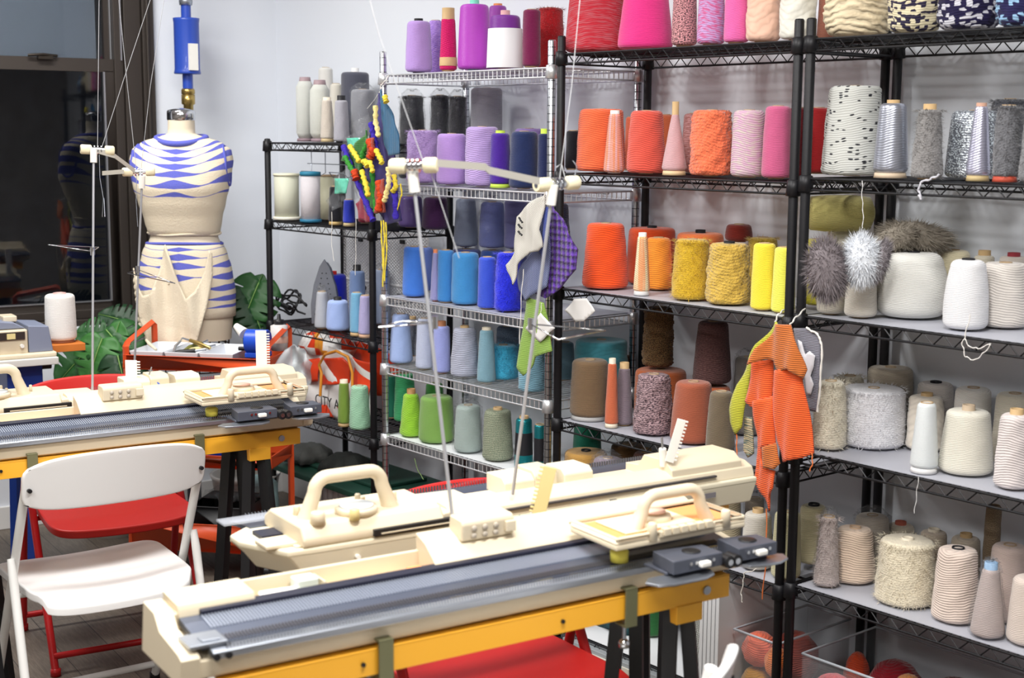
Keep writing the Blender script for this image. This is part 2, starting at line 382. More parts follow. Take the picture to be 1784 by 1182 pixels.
def yarn_cone(rec):
    u, sh, x, y, z, h, rb, rt, style, col, desc, op = rec
    seed = R.random()*6
    where = '%s %s shelf' % (UN[u], ORD[sh])
    t = thing('thread_spool' if 'spool' in desc else ('cord_ball' if 'ball' in desc else 'yarn_cone'), desc+', '+where, 'spool' if 'spool' in desc else 'yarn', (x, y, z), R.random()*6, 'yarns on the %s of the %s' % (ORD[sh]+' shelf', UN[u]))
    rc = min(.0135, rt*.7); shape = op.get('shape', 'cone')
    core, ch = op.get('core', ((176, 150, 116), .002)); ch = max(.002, ch-.003); foot = op.get('foot')
    z0 = .012 if foot else .003
    if style == 'silk' and rt > .03: pass
    geo = op.get('geo', style)
    amp = {'rope': .0016, 'boucle': .0035, 'fuzzy': .0022, 'thick': .005, 'soft': .003, 'twist': .0008, 'check': .003, 'smooth': .0007, 'dash': .002, 'speckle': .0012}.get(geo, .0002)
    ph = seed
    def disp(g, zz, r):
        return amp*(sin(3*g+ph+zz*40)*.35+sin(5*g-zz*90+ph*2)*.35+(R.random()-.5)*(2.2 if geo in ('boucle', 'check') else .7))
    P = prof_for(shape, rb, rt, z0, h-z0, rc)
    if geo in ('boucle', 'thick', 'check', 'rope', 'soft', 'fuzzy'):      # denser rings so that the strands have relief
        Q = []
        for (r0, z1), (r1, z2) in zip(P, P[1:]):
            n = max(1, int(abs(z2-z1)/.0045))
            for i in range(n): Q.append((r0+(r1-r0)*i/n, z1+(z2-z1)*i/n))
        P = Q+[P[-1]]
        if geo == 'thick': P = [(r+(.004*abs(sin(zz*pi/.017)) if r > rc+.004 else 0), zz) for r, zz in P]
    seg = 40 if rb < .03 else 56
    mb = MB(); mb.lathe(P, seg, disp=disp)
    if geo == 'fuzzy' or style == 'fuzzy':
        for _ in range(int(900+14000*rb)):
            g = R.random()*2*pi; tt = R.random(); zz = z0+(h-z0)*(tt if R.random() < .85 else .98); r = rb+(rt-rb)*tt
            L_ = R.uniform(.005, .018); d = Vector((cos(g+R.uniform(-.7, .7)), sin(g+R.uniform(-.7, .7)), R.uniform(-.7, .7))).normalized()
            p = Vector((cos(g)*r*.985, sin(g)*r*.985, zz)); s = Vector((-sin(g), cos(g), R.uniform(-.5, .5)))*.0008
            mb.add([p-s, p+s, p+d*L_], [(0, 1, 2)], False)
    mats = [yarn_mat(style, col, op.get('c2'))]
    if op.get('midband'): mats.append(mat('band%d' % sum(op['midband']), op['midband'], .6))
    o = mb.build('wound_yarn', mats, t, recalc=True)
    if op.get('midband'):
        for p in o.data.polygons:
            if .3 < p.center.z/h < .72: p.material_index = 1
    cm = mat('tube_%d_%d_%d' % tuple(core), core, .6)
    mb = MB()
    rr = min(rc*1.15, rt*.9) if ch < .02 or rt > .03 else rt*.9
    if shape == 'flange': mb.lathe([(.008, h-.003), (rb*1.06, h-.003), (rb*1.06, h+ch), (rb*.5, h+ch+.002), (.008, h+ch)], 32)
    elif shape == 'tub': mb.lathe([(rc, h-.028), (rt*.86, h-.016), (rt*.7, h+ch), (rc*.6, h+ch), (rc*.6, h-.02)], 28)
    else: mb.lathe([(rr*1.05, h-.03), (rr, h+ch), (rr*.82, h+ch), (rr*.82, h-.03)], 24)
    mb.build('cone_tube', cm, t)
    mb = MB()
    if foot:
        if shape == 'flange': mb.lathe([(.01, 0), (rb*1.12, 0), (rb*1.12, .012), (.01, .013)], 32)
        else: mb.lathe([(rb*.6, 0), (rb*.96, 0), (rb*.9, .0125), (rb*.6, .0125)], 28)
        mb.build('cone_foot', mat('tube_%d_%d_%d' % tuple(foot), foot, .6), t)
    else:
        mb.lathe([(rc, 0), (min(rc*1.6, rb*.9), 0), (min(rc*1.6, rb*.9), .0045), (rc, .0045)], 20); mb.build('cone_foot', cm, t)
    if op.get('band'):
        c, a, b2 = op['band']; f = lambda q: rb+(rt-rb)*q+.0018
        mb = MB(); mb.lathe([(f(a), h*a), (f(b2), h*b2), (f(b2)-.003, h*b2), (f(a)-.003, h*a)], 32); mb.build('paper_band', mat('tan_card', c, .7), t)
    if op.get('sleeve'):
        mb = MB(); f = lambda q: rb+(rt-rb)*q+.003
        mb.lathe([(f(.02), h*.02), (f(.75)+.002, h*.75), (f(.75), h*.75), (f(.02)-.002, h*.02)], 40); mb.build('paper_sleeve', mat('white_paper', op['sleeve'], .7), t)
    if op.get('bag'):
        mb = MB(); n = 26; k = 1.08
        pr = [(rb*.5, .002), (rb*k, .006), (rb*(k+.02), h*.3), (rb+(rt-rb)*.6+.004, h*.6), (rt*1.1, h*.93), (rt*.9, h+.006), (rt*.55+.004, h+.016), (rt*.35, h+.026), (rt*.12, h+.02), (.003, h+.016)]
        Q = []
        for (r0, z1), (r1, z2) in zip(pr, pr[1:]):
            for i in range(4): Q.append((r0+(r1-r0)*i/4, z1+(z2-z1)*i/4))
        Q.append(pr[-1])
        mb.lathe(Q[:], 30, disp=lambda g, zz, r: r*.05*sin(7*g+zz*60+ph)+r*.04*sin(13*g-zz*110)+(.012 if zz > h-.01 else .004)*(R.random()-.35))
        o = mb.build('plastic_bag', PLAST, t, recalc=True)
    elif op.get('film'):
        mb = MB(); mb.lathe([(rb*1.05, .008), (rt*1.1+.001, h-.01)], 28); mb.build('plastic_film', PLAST, t, recalc=False)
    return t
CONES = [
('B',0,-0.8249,0.0613,1.902,0.1795,0.0478,0.0407,'smooth',(186,152,222),'pale lavender yarn cone with dark tube,leftmost',{'core': ((28,28,32),0.0121)}),
('B',0,-0.8969,0.19,1.902,0.1925,0.0272,0.0239,'varieg',(160,125,210),'lavender mottled yarn cone half behind the pale lavender cone',{'c2': (185,150,225)}),
('B',0,-0.6332,0.0464,1.902,0.1778,0.0296,0.0237,'twist',(215,30,110),'slim crimson pink thread cone on a tall tan tube',{'c2': (190,30,90),'core': ((196,165,120),0.0375),'band': ((196,165,120),0.1,0.26)}),
('B',0,-0.5215,0.0719,1.902,0.2182,0.0573,0.0486,'silk',(178,60,190),'shiny magenta purple thread cone with mint tube',{'core': ((130,215,195),0.0176)}),
('B',0,-0.6761,0.3,1.902,0.2382,0.0349,0.0307,'silk',(150,60,165),'dark magenta thread cone with orange tube behind the shiny magenta one',{'core': ((225,140,90),0.0102)}),
('B',0,-0.362,0.0745,1.902,0.1733,0.0587,0.0493,'silk',(120,40,150),'purple thread cone wrapped in a white paper sleeve',{'core': ((215,165,170),0.0192),'sleeve': (232,232,236)}),
('B',0,-0.1982,0.0482,1.902,0.1802,0.0294,0.0276,'smooth',(118,22,75),'maroon yarn cone beside the dark red one',{}),
('B',0,-0.269,0.19,1.902,0.1985,0.0446,0.0417,'fuzzy',(165,18,28),'dark red fuzzy yarn cone at the right end',{}),
('C',0,0.0309,0.1159,1.941,0.2384,0.0971,0.0784,'varieg',(190,45,60),'wide red yarn cone with multicoloured strands',{'c2': (190,90,100)}),
('C',0,0.2551,0.1045,1.941,0.2116,0.082,0.0598,'smooth',(236,55,140),'wide hot pink yarn cone',{}),
('C',0,0.4557,0.0587,1.941,0.1926,0.036,0.0311,'twist',(225,160,165),'pink and black twisted yarn cone',{'c2': (45,35,45)}),
('C',0,0.5531,0.0631,1.941,0.1776,0.0393,0.0337,'varieg',(195,160,210),'lilac and pink mottled yarn cone',{'c2': (205,100,150)}),
('C',0,0.6504,0.0587,1.941,0.1699,0.0346,0.0315,'smooth',(235,105,175),'candy pink yarn cone left of the peach one',{}),
('C',0,0.7331,0.0719,1.941,0.172,0.0458,0.0419,'soft',(232,190,168),'peach yarn cone',{}),
('C',0,0.8487,0.0745,1.941,0.1632,0.047,0.047,'soft',(226,224,214),'off white yarn cone at the right end',{}),
('D',0,0.8513,0.19,1.943,0.1546,0.0247,0.0186,'smooth',(190,125,105),'dusty brown yarn cone behind the left post',{}),
('D',0,1.0098,0.1132,1.943,0.1659,0.0783,0.0709,'thick',(228,212,180),'wide ball of thick cream cord',{'shape': 'barrel'}),
('D',0,1.1917,0.0957,1.943,0.1499,0.0609,0.0552,'check',(222,212,180),'cream and navy flecked cord ball',{'c2': (32,26,60),'shape': 'barrel'}),
('D',0,1.334,0.1097,1.943,0.1395,0.0701,0.0646,'check',(30,25,62),'navy cord ball with white flecks',{'c2': (205,205,215),'shape': 'barrel'}),
('D',0,1.4872,0.1071,1.943,0.1269,0.0657,0.0597,'check',(35,32,75),'navy and light blue flecked cord ball at the right edge',{'c2': (150,190,225),'shape': 'barrel'}),
('B',1,-0.7374,0.3,1.513,0.341,0.0555,0.0565,'smooth',(150,150,158),'tall grey yarn cone at the back under the top shelf',{}),
('B',1,-1.1962,0.3,1.513,0.321,0.0536,0.0425,'fuzzy',(34,34,42),'black yarn cone in a clear bag,back left',{'bag': 1}),
('B',1,-1.0154,0.3,1.513,0.3194,0.0414,0.0327,'fuzzy',(30,30,38),'black yarn cone in clear film,second at the back',{'bag': 1}),
('B',1,-0.909,0.3,1.513,0.3135,0.0322,0.03,'fuzzy',(36,34,40),'black yarn cone in a clear bag beside the tall grey cone',{'bag': 1}),
('B',1,-0.8145,0.0701,1.513,0.1881,0.0586,0.0535,'fuzzy',(184,155,212),'fluffy lilac yarn cone,leftmost in front',{}),
('B',1,-0.6409,0.0675,1.513,0.1768,0.0541,0.0501,'smooth',(186,150,222),'smooth lilac yarn cone',{}),
('B',1,-0.4784,0.0728,1.513,0.2007,0.0586,0.0547,'rope',(188,162,222),'tall lilac yarn cone with loose wraps',{}),
('B',1,-0.3571,0.0525,1.513,0.18,0.0353,0.0306,'smooth',(72,32,152),'purple yarn cone on a lime green foot',{'core': ((190,220,80),0.0116),'foot': (190,220,80)}),
('B',1,-0.2507,0.0657,1.513,0.1861,0.0489,0.0433,'smooth',(30,45,92),'navy yarn cone,middle of the dark ones',{}),
('B',1,-0.1214,0.0446,1.513,0.1792,0.0257,0.0239,'smooth',(28,40,85),'navy yarn cone with lime tube at the chrome post',{'core': ((190,220,80),0.0187)}),
('B',1,-0.4995,0.3,1.513,0.1965,0.0575,0.0505,'smooth',(150,125,190),'dull lavender yarn cone behind the navy cones',{}),
('B',2,-0.8576999999999999,0.3,1.2717,0.1792,0.0451,0.0365,'smooth',(135,145,165),'blue grey yarn cone stacked at the back,left',{}),
('B',2,-0.7013199999999999,0.3,1.2778,0.1671,0.0493,0.0419,'smooth',(108,120,185),'periwinkle yarn cone in clear film stacked at the back',{'bag': 1}),
('B',2,-0.5677599999999999,0.3,1.2827,0.1738,0.0421,0.0411,'smooth',(105,105,152),'dull violet yarn cone stacked at the back,right',{}),
('B',2,-0.8519,0.3,1.102,0.1617,0.0538,0.0538,'smooth',(60,75,140),'dark blue yarn cone at the back carrying another',{}),
('B',2,-0.6988,0.3,1.102,0.1678,0.0463,0.0442,'smooth',(50,80,150),'teal blue yarn cone at the back carrying another',{}),
('B',2,-0.565,0.3,1.102,0.1727,0.0392,0.0372,'smooth',(45,55,120),'dark indigo yarn cone at the back carrying another',{}),
('B',2,-0.8496,0.0561,1.102,0.1817,0.0428,0.0376,'smooth',(68,130,232),'bright blue yarn cone,leftmost',{}),
('B',2,-0.9755,0.19,1.102,0.165,0.04,0.0368,'smooth',(112,138,215),'periwinkle yarn cone behind the bright blue one',{}),
('B',2,-0.6953,0.0367,1.102,0.1725,0.0193,0.0092,'smooth',(150,150,200),'slim lilac yarn cone with orange tip',{'core': ((215,130,90),0.0142)}),
('B',2,-0.6461,0.0464,1.102,0.1835,0.0303,0.0283,'smooth',(62,140,215),'sky blue yarn cone,left of the two',{}),
('B',2,-0.5573,0.064,1.102,0.1807,0.05,0.046,'smooth',(64,146,212),'sky blue yarn cone,wider one of the two',{}),
('B',2,-0.4192,0.0499,1.102,0.1754,0.0332,0.0293,'smooth',(58,88,215),'royal blue yarn cone left of the fuzzy one',{}),
('B',2,-0.3245,0.0622,1.102,0.1969,0.0463,0.0386,'fuzzy',(38,50,228),'vivid blue fuzzy yarn cone',{}),
('B',2,-0.28354,0.15732,1.3069,0.1581,0.0321,0.0253,'smooth',(130,140,150),'grey yarn cone behind the black post',{}),
('B',2,-0.23370000000000002,0.15732,1.3069,0.1581,0.0763,0.0668,'rope',(35,50,90),'wide navy yarn cone at the back right',{}),
('B',3,-0.934,0.0561,0.846,0.1839,0.0437,0.032,'smooth',(165,188,238),'pale blue yarn cone,leftmost',{}),
('B',3,-1.0487,0.19,0.846,0.1418,0.0242,0.0213,'speckle',(165,170,185),'grey speckled yarn cone behind the pale blue one',{'c2': (60,60,75),'core': ((196,165,120),0.0128)}),
('B',3,-0.7749,0.0482,0.846,0.1842,0.0333,0.027,'smooth',(205,215,242),'bluish white yarn cone in clear film',{'bag': 1}),
('B',3,-0.6725,0.0473,0.846,0.1684,0.0317,0.0287,'smooth',(158,168,230),'periwinkle yarn cone with brown tube',{'core': ((165,110,75),0.0204)}),
('B',3,-0.5602,0.0631,0.846,0.1734,0.0494,0.0403,'rope',(175,180,200),'silver grey yarn cone with loose wraps',{'core': ((196,165,120),0.01)}),
('B',3,-0.4211,0.049,0.846,0.182,0.0325,0.0236,'smooth',(125,165,182),'slim teal grey yarn cone',{'core': ((225,215,195),0.0119)}),
('B',3,-0.5169,0.222,0.846,0.169,0.0409,0.0388,'speckle',(120,135,155),'grey blue marled yarn cone behind the turquoise one',{'c2': (70,85,105)}),
('B',3,-0.444,0.1421,0.846,0.1192,0.057,0.05,'fuzzy',(62,170,208),'turquoise fuzzy yarn cone',{}),
('B',3,-0.1965,0.0631,0.846,0.1525,0.0466,0.0419,'rope',(130,178,200),'pale teal yarn cone at the right chrome post',{}),
('B',3,-0.0583,0.244,0.846,0.1736,0.0897,0.0858,'soft',(72,150,165),'wide teal yarn cone behind the black rack',{}),
('B',3,-0.2988,0.3,0.846,0.1323,0.0359,0.03,'smooth',(105,135,150),'grey teal yarn cone behind the black post',{}),
('B',4,-1.1902,0.19,0.581,0.1671,0.0237,0.0209,'smooth',(45,140,112),'dark teal green yarn cone,leftmost',{}),
('B',4,-1.0993,0.19,0.581,0.1886,0.0424,0.0357,'rope',(72,188,122),'tall emerald yarn cone',{}),
('B',4,-0.8705,0.0561,0.581,0.1588,0.0436,0.0287,'rope',(152,208,55),'lime green yarn cone with tan tube',{'core': ((185,140,90),0.021)}),
('B',4,-0.741,0.0754,0.581,0.1672,0.0659,0.0586,'smooth',(125,168,82),'wide leaf green yarn cone',{}),
('B',4,-1.0534,0.3,0.581,0.1447,0.0382,0.0336,'smooth',(60,140,60),'dark green yarn cone at the back',{}),
('B',4,-0.5396,0.0631,0.581,0.1659,0.0496,0.0425,'smooth',(172,190,185),'grey green yarn cone in clear film',{'bag': 1}),
('B',4,-0.3809,0.0675,0.581,0.1739,0.0534,0.0455,'speckle',(158,162,140),'green and beige flecked yarn cone',{'c2': (110,125,105),'core': ((196,165,120),0.0119)}),
('B',4,-0.2207,0.049,0.581,0.1721,0.0317,0.0269,'metallic',(40,150,160),'turquoise metallic thread cone with black middle,left',{'core': ((196,165,120),0.0117),'midband': (26,26,32)}),
('B',4,-0.1268,0.0385,0.581,0.1675,0.0199,0.0189,'metallic',(40,140,150),'turquoise metallic thread cone with black middle,by the post',{'midband': (26,26,32)}),
('C',1,-0.1498,0.19,1.576,0.1261,0.0254,0.0223,'smooth',(24,24,34),'black yarn cone behind the left post',{}),
('C',1,0.0806,0.0957,1.576,0.1928,0.0766,0.0677,'rope',(242,105,62),'wide orange yarn cone,leftmost',{}),
('C',1,0.2007,0.0375,1.576,0.179,0.032,0.0173,'stripe',(245,150,100),'slim pink,cream and orange striped spool in film',{'c2': (240,190,200),'core': ((240,240,235),0.0109),'film': 1}),
('C',1,0.0106,0.3,1.576,0.1711,0.0241,0.0212,'smooth',(230,110,75),'orange yarn cone behind the striped spool',{}),
('C',1,0.2928,0.0798,1.576,0.1858,0.0582,0.0479,'rope',(228,88,72),'coral yarn cone with loose wraps',{}),
('C',1,0.1563,0.3,1.576,0.1777,0.0507,0.0446,'smooth',(190,95,60),'rusty orange yarn cone at the back',{}),
('C',1,0.4296,0.0578,1.576,0.1795,0.0358,0.0108,'smooth',(206,165,170),'tall pointed pale pink yarn cone',{'core': ((196,165,120),0.034),'foot': (215,190,150)}),
('C',1,0.2807,0.3,1.576,0.1805,0.0372,0.0328,'varieg',(190,140,140),'mauve marled yarn cone behind the pointed one',{'c2': (165,110,105)}),
('C',1,0.5473,0.0842,1.576,0.1856,0.0597,0.0539,'boucle',(248,122,82),'nubby light orange yarn cone',{}),
('C',1,0.6937,0.0728,1.576,0.1842,0.0476,0.0428,'varieg',(205,165,190),'pastel pink and lilac yarn cone',{'c2': (205,190,185)}),
('C',1,0.8,0.0657,1.576,0.194,0.0403,0.0341,'smooth',(200,92,135),'rose pink yarn cone',{}),
('C',1,0.7665,0.19,1.576,0.1917,0.0255,0.0224,'smooth',(115,20,32),'dark wine yarn cone behind the right post',{}),
('C',1,0.3653,0.3,1.576,0.1886,0.0402,0.0354,'smooth',(200,60,50),'red yarn cone hidden behind the nubby orange one',{}),
('D',1,0.839,0.19,1.589,0.1781,0.0393,0.0377,'smooth',(150,14,20),'deep red yarn cone behind the left post',{}),
('D',1,1.012,0.1132,1.589,0.2309,0.0794,0.0659,'dash',(198,200,196),'huge white yarn cone with black flecks',{'c2': (30,30,40)}),
('D',1,1.1593,0.0719,1.589,0.1846,0.0425,0.0331,'metallic',(178,182,196),'shiny silver thread cone',{'core': ((196,165,120),0.0112),'foot': (205,185,160)}),
('D',1,1.2679,0.0675,1.589,0.1681,0.038,0.0267,'fuzzy',(136,134,134),'grey wool yarn cone',{'core': ((196,165,120),0.0167)}),
('D',1,1.3171,0.19,1.589,0.1669,0.0669,0.0569,'glitter',(140,146,158),'wide silver glitter yarn cone',{}),
('D',1,1.4149,0.0561,1.589,0.1761,0.0278,0.0149,'metallic',(200,200,222),'slim bright silver thread cone',{'core': ((190,150,130),0.0094),'foot': (185,165,120)}),
('D',1,1.484,0.0587,1.589,0.1754,0.0294,0.0254,'fuzzy',(108,109,114),'dark grey wool yarn cone with a red foot ring',{'foot': (190,80,60)}),
('D',1,1.3377,0.308,1.589,0.1968,0.0492,0.0433,'fuzzy',(80,82,90),'charcoal yarn cone at the back',{}),
('D',1,1.5537,0.0649,1.589,0.1606,0.0336,0.0277,'fuzzy',(125,126,130),'grey wool yarn cone at the right edge',{}),
('C',2,0.1152,0.0904,1.217,0.2019,0.0717,0.0573,'rope',(248,84,28),'fat bright orange yarn cone,leftmost',{}),
('C',2,0.109,0.3,1.217,0.1795,0.0795,0.0739,'smooth',(228,82,30),'wide orange yarn cone at the back with black tube',{'core': ((28,28,32),0.0095)}),
('C',2,0.3194,0.0455,1.217,0.1769,0.0249,0.0146,'stripe',(250,170,110),'slim white,yellow and orange striped spool',{'c2': (245,240,200),'core': ((235,235,230),0.0126),'film': 1,'foot': (230,230,230)}),
('C',2,0.2456,0.19,1.217,0.1612,0.0453,0.0373,'rope',(252,152,48),'light orange yarn cone',{}),
('C',2,0.3174,0.3,1.217,0.1751,0.0767,0.0713,'smooth',(246,130,72),'wide pale orange yarn cone at the back',{'core': ((28,28,32),0.0129)}),
('C',2,0.4876,0.0789,1.217,0.1757,0.0561,0.0485,'fuzzy',(205,168,42),'mustard fuzzy yarn cone',{}),
('C',2,0.6225,0.0869,1.217,0.1723,0.0621,0.0539,'boucle',(210,175,78),'nubby mustard yarn cone with a hanging yarn end',{'core': ((28,28,32),0.0089)}),
('C',2,0.5668,0.3,1.217,0.1762,0.0478,0.042,'fuzzy',(192,162,52),'dark mustard yarn cone behind the yellow one',{}),
('C',2,0.7754,0.0578,1.217,0.1834,0.0339,0.03,'smooth',(248,225,62),'yellow yarn cone',{}),
('C',2,0.8468,0.0561,1.217,0.1773,0.0319,0.0264,'smooth',(244,240,92),'lemon yellow yarn cone at the right posts',{}),
('C',2,0.47207999999999994,0.3,1.3748,0.052,0.0414,0.038,'smooth',(120,32,22),'small dark red yarn cone standing high at the back',{}),
('C',2,0.4738,0.3,1.217,0.1498,0.0399,0.0399,'smooth',(150,70,30),'brown yarn cone at the back carrying the small red one',{}),
('D',2,0.8522,0.19,1.229,0.1815,0.0429,0.0397,'smooth',(205,195,50),'greenish yellow yarn cone at the left posts',{}),
('D',2,0.8596,0.3,1.229,0.2077,0.0614,0.0484,'smooth',(226,222,206),'cream yarn cone with tall tube at the back left',{'core': ((225,215,195),0.0185)}),
('D',2,1.0009,0.0649,1.229,0.1164,0.0385,0.0339,'smooth',(210,204,190),'short cream yarn cone under the grey fur scarf',{}),
('D',2,1.0897,0.0693,1.229,0.1675,0.0415,0.0341,'smooth',(220,214,202),'cream yarn cone right of the short one',{}),
('D',2,1.1635,0.1833,1.229,0.167,0.0909,0.0775,'smooth',(230,230,225),'huge white yarn cone,widest',{'shape': 'barrel','core': ((28,28,32),0.007)}),
('D',2,1.3834,0.0869,1.229,0.1689,0.0531,0.0419,'smooth',(232,232,235),'white yarn cone with dark tube rim',{'shape': 'barrel','core': ((28,28,32),0.0068)}),
('D',2,1.4158,0.1997,1.229,0.1584,0.0609,0.0524,'rope',(226,219,212),'cream yarn cone of thick wraps at the right edge',{}),
('D',2,1.1909,0.324,1.229,0.1681,0.0471,0.0414,'smooth',(222,212,180),'butter coloured yarn cone at the back',{}),
('D',2,1.2953,0.3,1.229,0.1631,0.0325,0.0251,'smooth',(215,208,190),'cream yarn cone with tan tube at the back',{'core': ((196,165,120),0.0158)}),
('D',2,1.3777,0.3,1.229,0.166,0.0393,0.0345,'smooth',(210,200,190),'cream yarn cone with red tube at the back right',{'core': ((150,50,60),0.0127)}),
('C',3,0.0631,0.0807,0.795,0.1891,0.0631,0.0567,'smooth',(122,98,72),'wide brown yarn cone,leftmost',{'foot': (170,170,170)}),
('C',3,0.205,0.0411,0.795,0.2006,0.0213,0.0133,'smooth',(208,108,72),'slim rust orange spool with cream ends',{'core': ((225,215,195),0.0182),'foot': (225,215,195)}),
('C',3,0.2021,0.0962,0.795,0.1802,0.0287,0.0179,'smooth',(132,118,128),'slim mauve grey yarn cone',{'core': ((196,165,120),0.0201)}),
('C',3,0.3452,0.0807,0.795,0.1816,0.0601,0.0471,'twist',(178,150,155),'nubby pink and black yarn cone',{'c2': (62,48,58),'geo': 'boucle'}),
('C',3,0.4989,0.0886,0.795,0.1795,0.0662,0.0526,'smooth',(165,88,62),'rust brown yarn cone',{}),
('C',3,0.629,0.0649,0.795,0.1721,0.0421,0.033,'smooth',(112,98,78),'olive brown yarn cone right of the rust one',{}),
('C',3,0.1621,0.3,0.795,0.1484,0.0845,0.0817,'smooth',(195,98,45),'wide orange brown yarn cone at the back',{}),
('C',3,0.14706,0.3,0.9514,0.193,0.0483,0.0446,'speckle',(140,108,70),'tall brown and gold speckled yarn cone standing on another',{'c2': (40,32,30),'geo': 'boucle'}),
('C',3,0.45726,0.214,0.9508,0.1877,0.0581,0.0451,'twist',(92,64,62),'tall dark brown yarn cone standing on the rust one',{'c2': (70,45,45)}),
('C',3,0.4585,0.214,0.795,0.1478,0.0575,0.0558,'smooth',(190,95,50),'orange yarn cone under the dark brown one',{}),
('C',3,-0.0817,0.372,0.795,0.1555,0.0351,0.0309,'smooth',(120,92,60),'light brown yarn cone at the back',{}),
('C',3,0.5275,0.3,0.795,0.236,0.0471,0.0414,'smooth',(112,104,96),'taupe yarn cone in a clear bag at the back right',{'bag': 1}),
('C',3,-0.1744,0.38,0.795,0.1589,0.0317,0.0279,'smooth',(95,75,60),'dark brown bagged yarn cone at the back left',{'bag': 1}),
('D',3,1.0029,0.0737,0.866,0.1828,0.0468,0.0383,'fuzzy',(218,210,190),'fluffy cream yarn cone,leftmost',{}),
('D',3,0.9146,0.276,0.866,0.163,0.0435,0.0383,'fuzzy',(205,198,180),'fluffy cream yarn cone at the back left',{}),
('D',3,1.046,0.2047,0.866,0.1558,0.0878,0.0841,'fuzzy',(230,230,235),'wide fluffy white yarn cone',{}),
('D',3,0.9907,0.356,0.866,0.1893,0.066,0.0612,'smooth',(182,170,152),'wide beige yarn cone at the back',{}),
('D',3,1.1726,0.262,0.866,0.1461,0.049,0.0442,'soft',(228,220,206),'cream yarn cone with tan tube behind the shiny white one',{'core': ((196,165,120),0.0116)}),
('D',3,1.3148,0.0472,0.866,0.1748,0.0343,0.0229,'silk',(218,224,226),'slim shiny white thread cone',{'foot': (225,225,225)}),
('D',3,1.382,0.1258,0.866,0.157,0.0664,0.0529,'smooth',(224,220,206),'large smooth cream yarn cone with tan tube',{'core': ((190,170,145),0.0169)}),
('D',3,1.2856,0.3,0.866,0.1798,0.0496,0.0451,'smooth',(222,219,212),'white yarn cone behind the large cream one',{}),
('D',3,1.1318,0.364,0.866,0.1646,0.0502,0.0471,'smooth',(212,204,198),'pinkish white yarn cone at the back middle',{'core': ((28,28,32),0.0071)}),
('D',3,1.5395,0.0772,0.866,0.178,0.0444,0.0369,'rope',(224,214,212),'pinkish white yarn cone with loose wraps at the right edge',{'core': ((196,165,120),0.0163)}),
('D',3,1.4038,0.3,0.866,0.1821,0.0514,0.0452,'smooth',(215,208,190),'pale cream yarn cone at the back right',{}),
('C',4,-0.0618,0.19,0.48,0.267,0.0527,0.0441,'smooth',(22,122,98),'deep green yarn cone,leftmost',{}),
('C',4,0.0392,0.0904,0.48,0.2026,0.0744,0.0688,'smooth',(188,144,74),'wide golden brown yarn cone',{'core': ((28,28,32),0.0077)}),
('C',4,0.0187,0.3,0.48,0.1925,0.0595,0.0557,'smooth',(122,88,50),'wide dark tan yarn cone at the back',{}),
('C',4,0.1828,0.05,0.48,0.2122,0.0577,0.0451,'smooth',(140,125,140),'mauve grey yarn cone in a crumpled clear bag',{'bag': 1}),
('C',4,0.2129,0.19,0.48,0.2161,0.0458,0.0403,'smooth',(120,80,70),'brown yarn cone right of the bagged one',{'core': ((196,165,120),0.015)}),
('C',4,0.5643,0.19,0.48,0.1324,0.037,0.0327,'rope',(192,178,145),'beige yarn cone with yellow tube',{'core': ((235,220,60),0.0195)}),
('C',4,0.7736,0.0693,0.48,0.1612,0.0455,0.0374,'smooth',(214,209,198),'white yarn cone with tan tube',{'core': ((196,165,120),0.0154)}),
('C',4,0.8823,0.0649,0.48,0.1871,0.0406,0.035,'smooth',(206,201,160),'pale yellow yarn cone at the right posts',{}),
('C',4,0.5677,0.3,0.48,0.1221,0.0315,0.0277,'smooth',(170,155,135),'beige yarn cone in a clear bag at the back',{'bag': 1}),
('D',4,0.8736,0.19,0.496,0.1661,0.0423,0.0372,'smooth',(206,197,160),'cream yellow yarn cone behind the left post',{'core': ((28,28,32),0.0089)}),
('D',4,1.0257,0.0587,0.496,0.1904,0.034,0.0201,'fuzzy',(198,184,180),'slim mauve yarn cone in clear film,leftmost',{'bag': 1}),
('D',4,1.0442,0.1509,0.496,0.1465,0.0594,0.0469,'rope',(238,214,192),'peach yarn cone',{'core': ((200,170,140),0.0071)}),
('D',4,1.0095,0.276,0.496,0.1525,0.0514,0.0452,'smooth',(205,195,182),'cream yarn cone in a crumpled bag at the back',{'bag': 1}),
('D',4,1.2363,0.1106,0.496,0.1663,0.0768,0.0686,'fuzzy',(226,216,192),'wide fluffy cream yarn cone',{'core': ((225,215,195),0.0085)}),
('D',4,1.0369,0.372,0.496,0.1152,0.043,0.0378,'smooth',(222,212,192),'cream yarn cone with red tube at the back',{'core': ((200,110,90),0.0121)}),
('D',4,1.191,0.3,0.496,0.1432,0.0389,0.0342,'smooth',(205,190,172),'small pinkish cream yarn cone at the back',{'core': ((225,215,195),0.0102)}),
('D',4,1.3963,0.0904,0.496,0.1835,0.0575,0.0474,'rope',(226,208,196),'large blush yarn cone with loose wraps',{'core': ((28,28,32),0.0069)}),
('D',4,1.2879,0.3,0.496,0.1495,0.0419,0.0369,'smooth',(212,200,182),'cream yarn cone behind the large blush one',{'core': ((196,165,120),0.0132)}),
('D',4,1.5122,0.05,0.496,0.1701,0.0403,0.0209,'smooth',(200,184,180),'slim blush yarn cone in clear film with light blue tube',{'bag': 1,'core': ((150,185,220),0.0179)}),
('D',4,1.3633,0.3,0.496,0.2498,0.0225,0.0195,'speckle',(155,136,110),'tall tan speckled thread cone at the back',{'c2': (95,80,65)}),
('D',4,1.4783,0.19,0.496,0.1929,0.0489,0.043,'smooth',(206,186,178),'dusty pink yarn cone behind the film wrapped one',{}),
('D',4,1.5987,0.0842,0.496,0.1622,0.0501,0.0412,'smooth',(216,202,192),'beige yarn cone at the right edge',{}),
